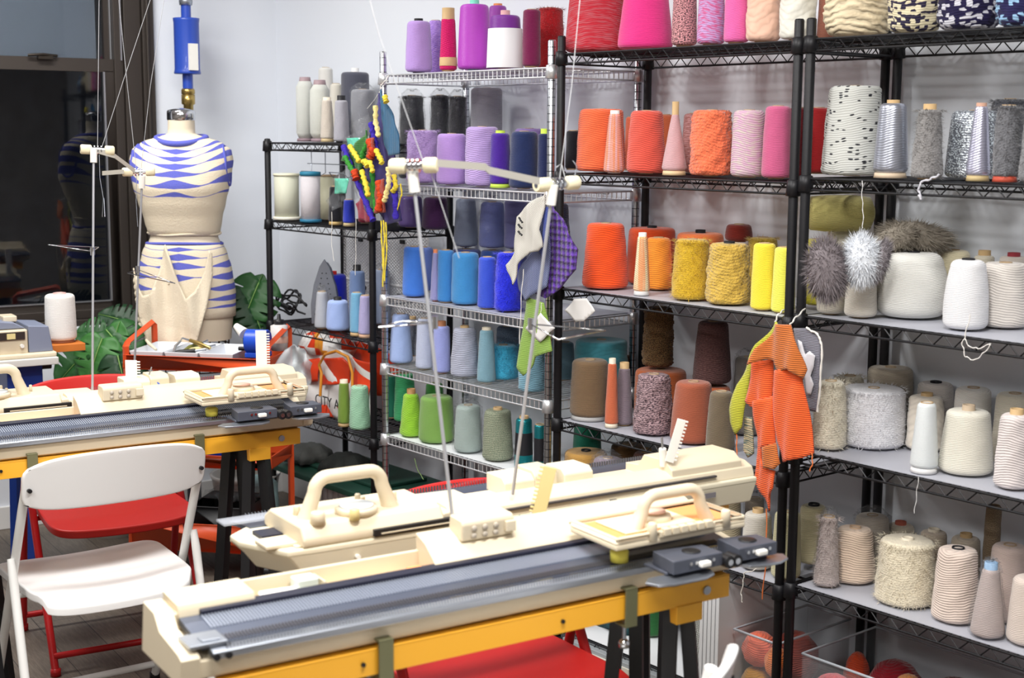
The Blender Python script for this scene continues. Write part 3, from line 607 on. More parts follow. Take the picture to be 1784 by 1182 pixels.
('A',0,-1.5657,0.0482,1.654,0.2393,0.0364,0.0296,'smooth',(196,199,194),'pale grey green thread spool,left of the pair',{'shape': 'tub','core': ((150,130,135),0.0154),'foot': (130,110,118)}),
('A',0,-1.4625,0.0508,1.654,0.2238,0.0393,0.0314,'smooth',(200,203,196),'pale grey green thread spool,right of the pair',{'shape': 'tub','core': ((150,130,135),0.0175),'foot': (140,120,128)}),
('A',0,-1.8101,0.3,1.654,0.3043,0.0387,0.029,'smooth',(225,224,220),'tall white thread cone at the back',{}),
('A',0,-1.7315,0.3,1.654,0.2364,0.0335,0.0239,'smooth',(226,222,210),'white thread cone behind the beige one',{}),
('A',0,-1.3964,0.0411,1.654,0.1611,0.0267,0.0189,'smooth',(205,196,184),'slim beige thread cone',{'core': ((225,215,195),0.0129),'foot': (190,170,130)}),
('A',0,-1.301,0.0446,1.654,0.1578,0.0307,0.0241,'smooth',(168,168,178),'grey thread cone with black tube',{'core': ((28,28,32),0.0215)}),
('A',0,-1.5898,0.3,1.654,0.2793,0.0587,0.0564,'smooth',(80,82,96),'charcoal thread cone high at the back',{'core': ((225,225,225),0.0204)}),
('A',0,-1.3726,0.19,1.654,0.2036,0.0451,0.0451,'smooth',(150,152,160),'grey yarn cone in a clear plastic bag',{'bag': 1}),
('A',1,-1.7346,0.0578,1.337,0.1808,0.0505,0.047,'silk',(214,216,196),'wide spool of clear nylon line with cream flanges',{'shape': 'flange','core': ((228,226,200),0.0087),'foot': (230,228,215)}),
('A',1,-1.5392,0.0499,1.337,0.1862,0.0389,0.0366,'smooth',(216,212,217),'white thread spool with teal end caps',{'shape': 'flange','core': ((40,120,150),0.0154),'foot': (40,115,150)}),
('A',1,-1.6241,0.19,1.337,0.1797,0.0399,0.0352,'silk',(205,203,175),'cream nylon spool behind the white one',{'shape': 'flange'}),
('A',1,-1.3457,0.042,1.337,0.1475,0.0278,0.0223,'smooth',(26,26,34),'black thread cone with tan foot',{'foot': (200,170,110)}),
('A',1,-1.2478,0.0394,1.337,0.1007,0.0241,0.0197,'smooth',(42,60,190),'blue thread cone with tan foot',{'foot': (190,170,130)}),
('A',1,-1.0533,0.19,1.337,0.1178,0.0478,0.0421,'silk',(85,45,140),'purple yarn cone in a clear bag',{'bag': 1}),
('A',1,-0.8997,0.19,1.337,0.1195,0.0499,0.044,'smooth',(62,22,72),'dark plum yarn cone at the right end',{}),
('A',1,-1.3541,0.19,1.337,0.0837,0.0317,0.0279,'smooth',(150,30,60),'crimson yarn cone beside the right post',{}),
('A',2,-1.6006,0.19,0.919,0.1956,0.058,0.0545,'silk',(10,30,190),'royal blue yarn cone with red tube',{'core': ((200,40,40),0.0158)}),
('A',2,-1.4538,0.0429,0.919,0.1477,0.0297,0.0206,'smooth',(200,205,215),'white yarn cone in a clear bag',{'bag': 1}),
('A',2,-1.36,0.0561,0.919,0.1214,0.0463,0.0406,'smooth',(168,192,246),'pale blue yarn cone with black tube',{'core': ((28,28,32),0.0153)}),
('A',2,-1.4226,0.19,0.919,0.2239,0.0358,0.0301,'smooth',(120,145,192),'steel blue yarn cone with black tube',{'core': ((28,28,32),0.0271)}),
('A',2,-1.2051,0.042,0.919,0.1659,0.0276,0.0221,'smooth',(120,180,216),'cyan thread cone',{'foot': (196,165,120)}),
('A',2,-1.1464,0.042,0.919,0.1603,0.0274,0.0197,'smooth',(178,172,216),'lilac thread cone by the right post',{'foot': (210,170,140)}),
('A',2,-1.4101,0.3,0.919,0.2233,0.0351,0.0308,'smooth',(160,175,205),'pale blue bagged yarn cone at the back right',{'bag': 1}),
('A',3,-1.2973,0.0402,0.549,0.1729,0.026,0.0192,'smooth',(122,152,60),'olive green yarn cone',{'core': ((225,215,195),0.0153),'foot': (196,165,120)}),
('A',3,-1.207,0.0525,0.549,0.173,0.0413,0.0335,'rope',(168,218,184),'mint green yarn cone',{}),
('A',3,-1.3404,0.19,0.549,0.162,0.0185,0.0139,'smooth',(110,170,90),'green yarn cone behind the mint one',{}),
('C',5,0.2506,0.19,0.108,0.1411,0.0497,0.0442,'smooth',(38,105,52),'forest green yarn cone',{}),
]
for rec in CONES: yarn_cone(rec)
# ================================================================ KNITTING MACHINES
MC = mat('machine_cream', CREAM, .42, mott=.06, mscale=3); MC2 = mat('machine_beige', (222, 214, 190), .45); YEL = mat('yellowed_plastic', (226, 210, 150), .45)
STEEL = mat('brushed_steel', (168, 174, 184), .32, .85); BED = mat('needle_bed_metal', (100, 107, 124), .38, .7); NAVY = mat('navy_rail', (24, 26, 46), .5)
GUN = mat('gunmetal_paint', (84, 88, 100), .45, .3); WHT = mat('white_plastic', (240, 238, 232), .4); ORP = mat('orange_recess', (238, 160, 100), .5)
PEACH = mat('tray_peach', (244, 222, 186), .5); BLKP = mat('black_plastic', (24, 24, 27), .45); CHROME = mat('chrome', (210, 212, 216), .12, 1.)
TEAL = mat('teal_plastic', (40, 110, 115), .4); TRANS = mat('clear_plastic', (200, 205, 215), .2, alpha=.35)
def tray(mb, x0, x1, y0, y1, z0, z1, t=.004):
    mb.box(x0, x1, y0, y1, z0, z0+t); mb.box(x0, x0+t, y0, y1, z0+t, z1); mb.box(x1-t, x1, y0, y1, z0+t, z1)
    mb.box(x0+t, x1-t, y0, y0+t, z0+t, z1); mb.box(x0+t, x1-t, y1-t, y1, z0+t, z1)
def handle_arch(x0, x1, y, z0, z1, r, skew=.02):
    P = []; n = 6; k = .03; f = (z1-k-z0)
    for q in (0, .35, .7): P.append((x0+skew*q, y, z0+f*q))
    for i in range(n+1):
        a = pi/2*i/n; P.append((x0+skew+k-k*cos(a), y, z1-k+k*sin(a)))
    for i in range(n+1):
        a = pi/2*i/n; P.append((x1-skew-k+k*sin(a), y, z1-k+k*cos(a)))
    for q in (.7, .35, 0): P.append((x1-skew*q, y, z0+f*q))
    return P
def carriage(root, x0, y0, z, W_=.30, D_=.165, inset=True):
    """cream carriage with arch handle; x0,y0 its near-left corner"""
    c = MB(); c.box(x0, x0+W_, y0, y0+D_, z, z+.012)
    tray(c, x0, x0+W_, y0, y0+D_, z+.010, z+.026, .007)
    body = c.build('carriage', MC, root, bevel=.004)
    if inset:
        c = MB(); c.box(x0+.012, x0+W_-.012, y0+.012, y0+D_-.012, z+.0135, z+.0175); c.build('carriage_inset', ORP, body)
        c = MB(); c.box(x0+.045, x0+.215, y0+.03, y0+D_-.02, z+.0175, z+.022); c.build('top_plate', PEACH, body, bevel=.002)
    c = MB(); c.tube(handle_arch(x0+.075, x0+.255, y0+.045, z+.012, z+.082, .0115), [.0155, .0135, .0125]+[.0118]*14+[.0125, .0135, .0155], 14); c.build('handle', MC, body)
    c = MB(); c.lathe([(0, 0), (.036, 0), (.038, .006), (.036, .013), (.024, .014), (.022, .018), (0, .018)], 36, (x0+.15, y0+.085, z+.018)); c.build('dial', MC, body)
    c = MB(); c.lathe([(0, 0), (.026, 0), (.026, .002), (0, .003)], 36, (x0+.15, y0+.085, z+.036)); c.build('dial_face', mat('dial_rose', (232, 190, 170), .5), body)
    c = MB(); c.box(x0+.10, x0+.235, y0-.004, y0+.010, z+.012, z+.024)
    for k in range(6): c.box(x0+.106+k*.0205, x0+.122+k*.0205, y0-.010, y0+.004, z+.016, z+.030)
    c.build('button_row', MC, body, bevel=.0015)
    for xx in (x0+.085, x0+.265):
        c = MB(); c.lathe([(0, 0), (.010, 0), (.009, .030), (.007, .033), (0, .033)], 16, (xx, y0+.002, z+.010)); c.build('thumb_screw', MC, body)
    return body
def sinker_plate(root, x0, y0, z):
    c = MB()
    c.box(x0, x0+.25, y0+.02, y0+.09, z+.002, z+.008)
    for a, b in ((x0, x0+.118), (x0+.158, x0+.255)):
        c.prism([(a, y0), (b, y0), (b, y0+.06), (a+.01, y0+.075)], z+.008, z+.034)
    s = c.build('sinker_plate', GUN, root, bevel=.002)
    for a, b, sgn in ((x0-.055, x0+.10, -1), (x0+.165, x0+.285, 1)):
        poly = [(a, y0+.012), (a+.012, y0-.012), (a+.04, y0-.022), (b-.04, y0-.022), (b-.010, y0-.010), (b, y0+.014), (b-.02, y0+.03), (a+.02, y0+.03)]
        c = MB(); c.prism(poly, z-.004, z+.001); c.build('yarn_guard', STEEL, s, bevel=.001)
    for xx in (x0+.07, x0+.210):
        c = MB(); c.box(xx-.012, xx+.012, y0-.012, y0+.001, z+.015, z+.026, M=None); c.build('release_knob', WHT, s, bevel=.003)
        for dx in (-.03, -.018, .024):
            c = MB(); c.tube([(xx+dx, y0-.003, z+.024), (xx+dx, y0+.002, z+.024)], .0035, 10); c.build('screw', CHROME, s)
        c = MB(); c.lathe([(0, 0), (.018, 0), (.018, .0015), (.010, .002), (0, .002)], 20, (xx, y0+.035, z+.034)); c.build('screw_plate', BLKP, s)
    for xx in (x0+.130, x0+.148):
        c = MB(); c.tube([(xx, y0-.008, z+.014), (xx, y0+.02, z+.014)], .012, 18); c.build('brush_wheel', BLKP, s)
        c = MB(); c.tube([(xx, y0-.010, z+.014), (xx, y0-.007, z+.014)], .006, 12); c.build('wheel_screw', CHROME, s)
def front_machine(label, u0, v0, z0, L=1.16):
    x, y, _ = uv(u0, v0); root = thing('knitting_machine', label, 'knitting machine', (x, y, z0), AU)
    b = MB()
    b.prism([(.022, 0), (.010, .006), (.006, .036), (.03, .038), (.13, .052), (.200, .052), (.200, 0)], 0, L, 'x')
    b.prism([(.022, 0), (.004, .008), (-.004, .046), (.012, .052), (.10, .062), (.125, .086), (.180, .090), (.195, 0)], -.020, .012, 'x')
    b.prism([(.120, .052), (.120, .078), (.128, .092), (.200, .096), (.200, .052)], .02, .155, 'x')
    b.box(.012, .045, .125, .200, .05, .078)
    b.prism([(.125, .052), (.125, .082), (.133, .089), (.165, .112), (.200, .124), (.200, .052)], .505, L, 'x')
    b.prism([(.022, 0), (.004, .008), (-.004, .046), (.012, .05), (.10, .062), (.125, .08), (.200, .095), (.200, 0)], L-.01, L+.02, 'x')
    b.box(.150, .51, .125, .137, .05, .070); b.box(.150, .51, .191, .200, .05, .092); b.box(.29, .294, .137, .191, .05, .084)
    body = b.build('machine_body', MC, root, bevel=.003)
    b = MB(); b.box(.156, .504, .138, .190, .0525, .0545); b.build('tool_tray_floor', PEACH, body)
    b = MB(); b.prism([(.014, .051), (.016, .058), (.122, .072), (.124, .060)], .02, L-.01, 'x')
    nd = 180; bed = b.build('needle_bed', BED, root)
    b = MB()
    for k in range(nd):
        xx = .055+k*(L-.09)/nd
        b.prism([(.064, .0645), (.064, .0668), (.112, .0735), (.112, .0705)], xx, xx+.0022, 'x')
    b.build('needle_slots', mat('needle_steel', (180, 188, 204), .35, .6), bed)
    b = MB()
    for k in range(nd):
        xx = .055+k*(L-.09)/nd
        b.prism([(.018, .058), (.018, .0612), (.036, .064), (.036, .061)], xx, xx+.0022, 'x')
    b.build('needle_butts', mat('butt_grey', (96, 94, 98), .4, .6), bed)
    b = MB(); b.prism([(-.010, .040), (-.010, .052), (.006, .056), (.014, .056), (.014, .044)], .03, L, 'x'); rail = b.build('front_rail', STEEL, root, bevel=.0015)
    b = MB()
    for k in range(nd):
        xx = .055+k*(L-.09)/nd
        b.box(xx, xx+.0014, -.004, .004, .052, .0625)
    b.build('sinker_comb', CHROME, rail)
    b = MB(); b.prism([(.112, .0715), (.112, .080), (.134, .082), (.134, .070)], .055, L, 'x'); b.build('needle_retainer', NAVY, root, bevel=.002)
    b = MB(); b.box(-.003, .06, .004, .06, .058, .064); b.box(.02, .05, .012, .035, .064, .067); b.build('end_plate', STEEL, root, bevel=.001)
    for xx in (.035, .055):
        b = MB(); b.tube([(xx, -.014, .045), (xx, -.002, .045)], .006, 12); b.build('end_screw', BLKP, root)
    # tool tray contents
    b = MB(); b.prism([(0, 0), (.085, 0), (.075, .03), (.012, .035)], 0, .018); o = b.build('tray_lid', WHT, root, bevel=.003); o.location = (.17, .142, .056); o.rotation_euler = (0, 0, 0)
    b = MB(); b.box(.245, .285, .150, .186, .056, .088); b.build('tool_box', mat('pale_green_plastic', (214, 222, 212), .4), root, bevel=.003)
    b = MB(); b.box(.47, .50, .145, .175, .056, .07); b.build('tray_peg', ORP, root, bevel=.003)
    # row counter
    b = MB(); b.prism([(.150, .106), (.146, .140), (.153, .148), (.196, .150), (.200, .118)], .575, .69, 'x')
    tb = b.build('row_counter', MC, root, bevel=.004)
    for i in range(3):
        for j in range(2):
            b = MB(); b.lathe([(0, 0), (.006, 0), (.005, .004), (0, .004)], 12); o = b.build('counter_button', mat('button_grey', (190, 180, 165), .5), tb); o.location = (.60+i*.024, .1485-j*.001, .117+j*.014); o.rotation_euler = (pi/2, 0, 0)
    b = MB(); b.box(.668, .690, .140, .150, .115, .136); b.build('counter_lever', MC, tb, bevel=.002)
    # carriage near the right end, its sinker plate over the front rail
    body2 = carriage(root, .80, -.030, .100, .315, .150)
    sinker_plate(root, .875, -.105, .055)
    b = MB(); b.lathe([(0, 0), (.017, 0), (.018, .02), (.014, .024), (0, .024)], 16, (.845, .02, .062)); b.build('yellow_stop', mat('yellow_bumper', (226, 214, 90), .5), root)
    return root
def comb_thing(name, label, p0, length, width, rx, rz, m, teeth=12, cat='comb'):
    t = thing(name, label, cat, p0); b = MB(); b.box(-width*.7, width*.3, -.003, .003, 0, length)
    for k in range(teeth):
        z = length*(.08+.9*k/teeth); b.box(width*.3, width*.62, -.0025, .0025, z, z+length*.035)
    b.build('comb_plate', m, t, bevel=.001); t.rotation_euler = (rx, radians(0), rz); return t
def back_machine(label, u0, v0, z0, L=1.24, right_only=False):
    """machine seen from behind; local y grows away from the camera side"""
    x, y, _ = uv(u0, v0); root = thing('knitting_machine', label, 'knitting machine', (x, y, z0), AU)
    b = MB(); poly = [(.055, .005), (.12, .0), (L, -.01), (L, .20), (.16, .22), (.06, .22), (.0, .17), (0, .12)]
    low = [(.15, .012), (L-.02, .012), (L-.02, .19), (.12, .2), (.06, .15), (.06, .10)]
    n = len(poly); vs = [(p[0]*1+.0, p[1], .055) for p in poly]
    b.prism(poly, .048, .062)
    # tub: lofted between a smaller bottom outline and the rim
    bot = [(.095, .016), (.14, .012), (L-.01, .0), (L-.01, .19), (.18, .2), (.13, .2), (.05, .16), (.04, .13)]
    b.add([(p[0], p[1], 0) for p in bot]+[(p[0], p[1], .05) for p in poly], [tuple(range(n))[::-1]]+[(i, (i+1) % n, n+(i+1) % n, n+i) for i in range(n)])
    tub = b.build('machine_tub', MC2, root, bevel=.004)
    b = MB(); b.prism([(.075, .015), (.42, .01), (.42, .18), (.12, .2), (.075, .17)], .062, .066)
    b.prism([(.0, .062), (.008, .084), (.035, .094), (.07, .096), (.085, .07), (.19, .068), (.19, .062)], .42, L+.0, 'x')
    b.prism([(.010, .062), (.014, .10), (.04, .118), (.12, .118), (.14, .09), (.19, .085), (.19, .062)], L-.24, L-.03, 'x')
    ridge = b.build('back_cover', MC, root, bevel=.003)
    b = MB(); b.box(.52, L-.12, -.004, .004, .074, .078); b.build('cover_seam', mat('dark_seam', (70, 66, 66), .5), ridge)
    b = MB(); b.prism([(.19, .058), (.19, .066), (.30, .052), (.30, .044)], .05, L-.02, 'x'); bed = b.build('needle_bed', BED, root)
    b = MB()
    for k in range(150): xx = .08+k*(L-.14)/150; b.box(xx, xx+.0016, .286, .292, .044, .066)
    b.build('sinker_comb', CHROME, bed)
    # carriage body
    b = MB(); b.prism([(.002, .062), (.0, .078), (.018, .104), (.17, .104), (.20, .085), (.20, .062)], .085, .40, 'x')
    c = b.build('carriage', MC, root, bevel=.006, bseg=3)
    b = MB(); b.prism([(.10, .055), (.10, .07), (.15, .07), (.15, .055)], .04, .10, 'x'); b.build('yarn_slot', NAVY, c)
    b = MB(); b.prism([(.40, .008), (.52, .03), (.52, .17), (.40, .18)], .062, .088); b.build('carriage_ramp', MC, c, bevel=.004)
    b = MB(); b.box(.235, .425, -.006, .006, .066, .080); b.build('lever_slot', BLKP, c, bevel=.001)
    b = MB(); b.box(.25, .41, -.008, -.002, .070, .0725); b.build('slot_rim', MC, c)
    b = MB(); b.tube(handle_arch(.12, .31, .07, .098, .182, .013), [.0185, .016, .0148]+[.014]*14+[.0148, .016, .0185], 14); b.build('handle', MC, c)
    b = MB(); b.lathe([(0, 0), (.042, 0), (.044, .008), (.042, .014), (0, .014)], 36, (.225, .055, .104)); d = b.build('dial', MC, c)
    b = MB(); b.lathe([(0, 0), (.036, 0), (.034, .004), (0, .005)], 36, (.225, .055, .118)); b.build('dial_face', mat('pale_dial', (214, 220, 222), .3), d)
    for px, py, r, h in ((.125, .022, .016, .024), (.20, .012, .011, .022), (.25, .10, .007, .026), (.27, .115, .005, .014), (.335, .10, .005, .02), (.115, .10, .008, .02)):
        b = MB(); b.lathe([(0, 0), (r, 0), (r*.86, h-.002), (r*.7, h), (0, h)], 18, (px, py, .103)); b.build('knob', YEL if r == .011 else MC, c)
    b = MB(); b.box(.02, .095, .03, .09, .062, .070); b.build('end_tray', MC, c, bevel=.002)
    b = MB(); b.box(.0, .42, .2, .245, .072, .076); b.build('clear_guard', TRANS, c)
    for xx in (.45, L-.42):
        b = MB(); b.box(xx-.010, xx+.010, -.012, 0, .018, .062); b.box(xx-.006, xx+.006, -.018, -.01, .04, .058); b.build('latch', GUN, tub, bevel=.002)
    b = MB(); b.box(L-.20, L-.13, -.0135, -.0115, .030, .042); b.build('name_plate', mat('plate_grey', (120, 116, 120), .4), tub)
    for xx, zz in ((.20, .03), (L-.05, .04)):
        b = MB(); b.tube([(xx, -.006, zz), (xx, .012, zz)], .005, 10); b.build('screw', WHT, tub)
    # blocks on the bed side
    for a, b2, zt, m in ((.62, .70, .108, MC2), (.70, .76, .115, MC), (.78, .86, .108, MC2)):
        b = MB(); b.prism([(.12, .066), (.12, zt-.012), (.135, zt), (.20, zt), (.20, .066)], a, b2, 'x'); b.build('cam_block', m, root, bevel=.003)
    return root
def stand(label, u0, u1, v0, depth, ztop, leg_us, floor_spread=.16, back=True):
    """yellow steel rails with black splayed legs; rails run along U, v0 = camera-side face"""
    x, y, _ = uv(u0, v0); L = u1-u0; root = thing('machine_stand', label, 'work stand', (x, y, 0), AU)
    YL = mat('yellow_enamel', (236, 172, 50), .38); h = .046
    for yy, nm in ((0, 1), (depth-.03, 2)):
        b = MB(); b.box(0, L, yy, yy+.004, ztop-h, ztop); b.box(0, L, yy, yy+.03, ztop-.004, ztop-.0005); b.box(0, L, yy+.002, yy+.03, ztop-h, ztop-h+.004); r_ = b.build('rail', YL, root, bevel=.001)
        for xx in (.25, L-.06, L*.62):
            b = MB(); s = .004 if xx != L-.06 else .009
            b.tube([(xx, yy-.004, ztop-h*.5), (xx, yy+.001, ztop-h*.5)], s, 12); b.build('bolt', STEEL if s > .005 else BLKP, r_)
    for lu in leg_us:
        b = MB(); b.box(lu-.02, lu+.02, .004, depth-.034, ztop-.03, ztop-.006); b.build('cross_brace', YL, root)
        for sy, y0, y1 in ((-1, .03, -.02), (1, depth-.05, depth-.01)):
            for k, dx in enumerate((-.07, .07)):
                b = MB(); b.tube([(lu+dx*.25, y0, ztop-.03), (lu+dx, y1, .012)], .0195, 4); leg = b.build('leg', BLKP, root)
                b = MB(); b.lathe([(0, 0), (.022, 0), (.02, .025), (0, .03)], 12, (lu+dx, y1, 0)); b.build('rubber_foot', BLKP, leg)
        b = MB(); b.box(lu-.03, lu+.035, -.003, .028, ztop-h-.035, ztop-h+.002); b.build('leg_bracket', YL, root, bevel=.002)
    return root
stand('yellow steel stand with black legs under the nearest knitting machine', -1.725, -.665, 1.585, .24, .829, (.13, .955))
stand('yellow steel stand under the machine seen from behind, mostly hidden by it', -1.36, -.30, 1.165, .22, .829, (.12, .92))
stand('yellow steel stand with black legs in front of the white folding chair', -1.93, -.83, -.125, .24, .829, (.16, .97))
stand('yellow steel stand at the back left, behind the other left stand', -1.80, -.66, -.47, .22, .829, (.12, .98))
mA = front_machine('nearest knitting machine, cream, long grey needle bed facing the camera', -1.77, 1.585, .83, 1.13)
mB = back_machine('cream knitting machine seen from behind with big arch handle, middle of photo', -1.49, 1.19, .83, 1.245)
mC = front_machine('cream knitting machine at the left above the white folding chair', -1.94, -.12, .83, 1.13)
mD = back_machine('cream knitting machine behind the left one, its end beside the shopping bag', -1.83, -.45, .83, 1.17)
# C clamps holding machines to the stands
def clamp(label, u, v, z):
    x, y, _ = uv(u, v); t = thing('table_clamp', label, 'clamp', (x, y, z), AU); OL = mat('olive_steel', (122, 122, 92), .4, .6)
    b = MB(); b.box(-.014, .014, -.006, -.002, -.062, .012); b.box(-.014, .014, -.006, .03, .009, .013); b.box(-.014, .014, -.006, .03, -.064, -.060); b.build('clamp_bracket', OL, t, bevel=.001)
    b = MB(); b.tube([(0, .016, -.095), (0, .016, -.058)], .004, 8); b.build('clamp_screw', STEEL, t)
    b = MB(); b.lathe([(0, 0), (.010, .002), (.011, .012), (.006, .018), (0, .02)], 14, (0, .016, -.112)); b.build('clamp_knob', CHROME, t)
clamp('olive steel clamp on the nearest stand, left one', -1.435, 1.588, .832)
clamp('olive steel clamp with round knob on the nearest stand, right one', -.915, 1.588, .832)
clamp('olive steel clamp on the left stand above the white chair, left one', -1.60, -.122, .832)
clamp('olive steel clamp on the left stand, right one', -1.14, -.122, .832)

# tools standing on the machines
def upright_comb(label, base, top, w, m, flip=1):
    B, T = Vector(base), Vector(top); ax = T-B; Lh = ax.length; t = thing('needle_pusher_comb', label, 'comb', base)
    q = ax.to_track_quat('Z', 'Y'); t.rotation_mode = 'QUATERNION'
    side = ax.cross(-_fw).normalized(); nrm = side.cross(ax).normalized()
    zax = ax.normalized(); t.rotation_quaternion = Matrix((side, zax.cross(side), zax)).transposed().to_quaternion()
    b = MB(); b.box(-w*.5, w*.28, -.002, .002, 0, Lh)
    k = 0; z = Lh*.06
    while z < Lh*.96: b.box(w*.28*flip if flip > 0 else -w*.72, w*.5 if flip > 0 else -w*.5, -.002, .002, z, z+.004); z += .0085
    b.build('comb_plate', m, t, bevel=.0008); return t
upright_comb('yellowed toothed comb standing in the nearest machine', (1.1759, -1.1118, 0.8765), (1.1964, -1.0852, 1.0239), .034, YEL, -1)
upright_comb('white toothed comb leaning from the far end of the machine seen from behind', (1.0921, -0.6292, 0.9478), (1.1129, -0.6128, 1.0485), .026, WHT)
upright_comb('white toothed comb standing in the left machine', (-0.7626, -1.0801, 0.8752), (-0.7595, -1.0813, 0.9911), .046, WHT)
upright_comb('white toothed comb standing behind the left machine near the blue winder', (-0.7478, -0.6306, 0.9059), (-0.7490, -0.6312, 1.0470), .046, WHT)
def clip(label, base, top, m, w=.02):
    t = thing('plastic_clip', label, 'clip', base); B = Vector(base); T = Vector(top)-B; s = T.cross(_fw).normalized()*w/2
    b = MB(); b.tube([s*-1, s*-1+T*.75, T, s+T*.75, s], .0035, 8); b.build('clip_loop', m, t)
    b = MB(); b.tube([s*-.4, s*-.4+T*.45], .003, 6); b.build('clip_tongue', m, t)
clip('teal plastic clip beside the yellowed comb on the nearest machine', (1.1957, -1.1805, 0.8855), (1.1949, -1.1698, 0.9365), TEAL, .022)
clip('blue plastic clip standing on the left machine', (-0.7231, -1.0320, 0.8791), (-0.7147, -1.0268, 0.9267), mat('blue_plastic', (70, 105, 200), .4), .03)
def latch_tool(label, a, b_, m, r=.005):
    A, B = Vector(a), Vector(b_); t = thing('latch_tool', label, 'tool', a); b = MB(); d = B-A
    b.tube([(0, 0, 0), d*.6], r, 8); b.build('tool_handle', m, t); b = MB(); b.tube([d*.6, d], r*.3, 6); b.build('tool_needle', STEEL, t)
latch_tool('white handled latch tool behind the yellowed comb', (1.1444, -1.1158, 0.8858), (1.1730, -1.0978, 0.9530), WHT)
latch_tool('white latch tool leaning beside the white comb on the left machine', (-0.7547, -1.0553, 0.8735), (-0.7288, -1.0340, 0.9688), WHT, .007)
latch_tool('short white tool standing at the far end of the machine seen from behind', (1.0693, -0.6278, 0.9352), (1.0727, -0.6392, 1.0050), WHT, .009)

# ---------------------------------------------------------------- yarn tension masts
KN = mat('ivory_knob', (232, 222, 190), .4)
def mast(label, base, top, head_a, head_b, guide, wires, bar=None, drops=()):
    """rod from base to top, head with two ivory knobs between head_a and head_b, wire guide triangle, long take-up wires"""
    B = Vector(base); t = thing('yarn_tension_mast', label, 'tension mast', base); L = lambda p: Vector(p)-B
    T = L(top); b = MB(); b.tube([(0, 0, 0), T], .0036, 10); b.build('rod', mat('bright_rod', (188, 190, 196), .38, .5), t)
    b = MB(); b.tube([T-T.normalized()*.006, T+T.normalized()*.035], .0105, 14); b.build('rod_socket', WHT, t)
    A, C = L(head_a), L(head_b); d = C-A
    b = MB(); b.tube([A+d*.08, C-d*.08], .007, 12)
    for k in (.38, .48, .58): b.tube([A+d*k, A+d*(k+.04)], .0135, 16)
    b.build('tension_discs', CHROME, t)
    for p0, p1 in ((A, A+d*.33), (C-d*.28, C)):
        b = MB(); b.tube([p0, p0+(p1-p0)*.12, p0+(p1-p0)*.9, p1], [.0125, .0145, .0145, .0115], 16); b.build('tension_knob', KN, t)
        b = MB(); b.tube([p0-(p1-p0)*.02, p0+(p1-p0)*.01], .006, 12); b.build('knob_pin', GUN, t)
    b = MB(); mid = A+d*.5; b.tube([mid, T+T.normalized()*.02], .005, 8); b.build('head_bracket', STEEL, t)
    G = [L(g) for g in guide]; b = MB(); b.tube(G, .0016, 6, closed=True); b.tube([G[0]-Vector((0, 0, .012)), G[0]+Vector((0, 0, .012))], .007, 10); b.build('yarn_guide', CHROME, t)
    for w in wires: b = MB(); b.tube([L(p) for p in w], .0009, 5); b.build('take_up_wire', mat('bright_wire', (190, 192, 196), .5, .2), t)
    if bar:
        b = MB(); P = [L(p) for p in bar]
        for p, q in zip(P, P[1:]):
            e = (q-p); s = Vector((0, 0, .007)); n = e.cross(s).normalized()*.0012
            b.add([p-s-n, p+s-n, q+s-n, q-s-n, p-s+n, p+s+n, q+s+n, q-s+n], [(0, 1, 2, 3), (7, 6, 5, 4), (0, 4, 5, 1), (3, 2, 6, 7), (0, 3, 7, 4), (1, 5, 6, 2)])
        b.build('guide_bar', mat('pale_bar', (196, 192, 182), .4, .4), t)
    for dd in drops: b = MB(); b.tube([L(p) for p in dd], .001, 5); b.build('wire_hook', STEEL, t)
    return t
mast('tall steel yarn mast rising from the nearest machine, ivory knobs beside the lilac yarns', (1.2205, -1.3555, 0.9541), (1.1314, -1.3796, 1.5884), (1.0975, -1.4103, 1.6305), (1.1698, -1.3549, 1.6337),
     [(1.1684, -1.3608, 1.3399), (1.1515, -1.4759, 1.3378), (1.0638, -1.3617, 1.3309)], [[(1.1448, -1.3681, 1.6375), (1.0720, -1.4167, 1.8729), (1.0354, -1.4316, 1.9990)], [(1.1526, -1.3606, 1.6291), (1.1999, -1.3268, 1.4617)]], bar=[(1.1666, -1.3577, 1.6379), (1.1797, -1.2495, 1.6297), (1.1776, -1.2379, 1.6230), (1.1734, -1.1065, 1.6001)])
mast('steel yarn mast of the machine seen from behind, ivory knobs left of the orange yarn', (1.0469, -1.0638, 0.9336), (1.1174, -1.0262, 1.5552), (1.1092, -1.0598, 1.5893), (1.1185, -0.9533, 1.5935),
     [(1.0750, -1.0408, 1.3002), (1.1333, -0.8816, 1.2799), (1.2032, -1.0799, 1.2862)], [[(1.1233, -1.0087, 1.6016), (1.1171, -0.9731, 1.7893), (1.1036, -0.9335, 2.0326)], [(1.1233, -0.9929, 1.6014), (1.1144, -0.9964, 1.6327), (1.1085, -1.0053, 1.6245)]], drops=[[(1.1272, -0.9726, 1.6012), (1.1280, -0.9658, 1.6268), (1.1213, -0.9711, 1.6385)]])
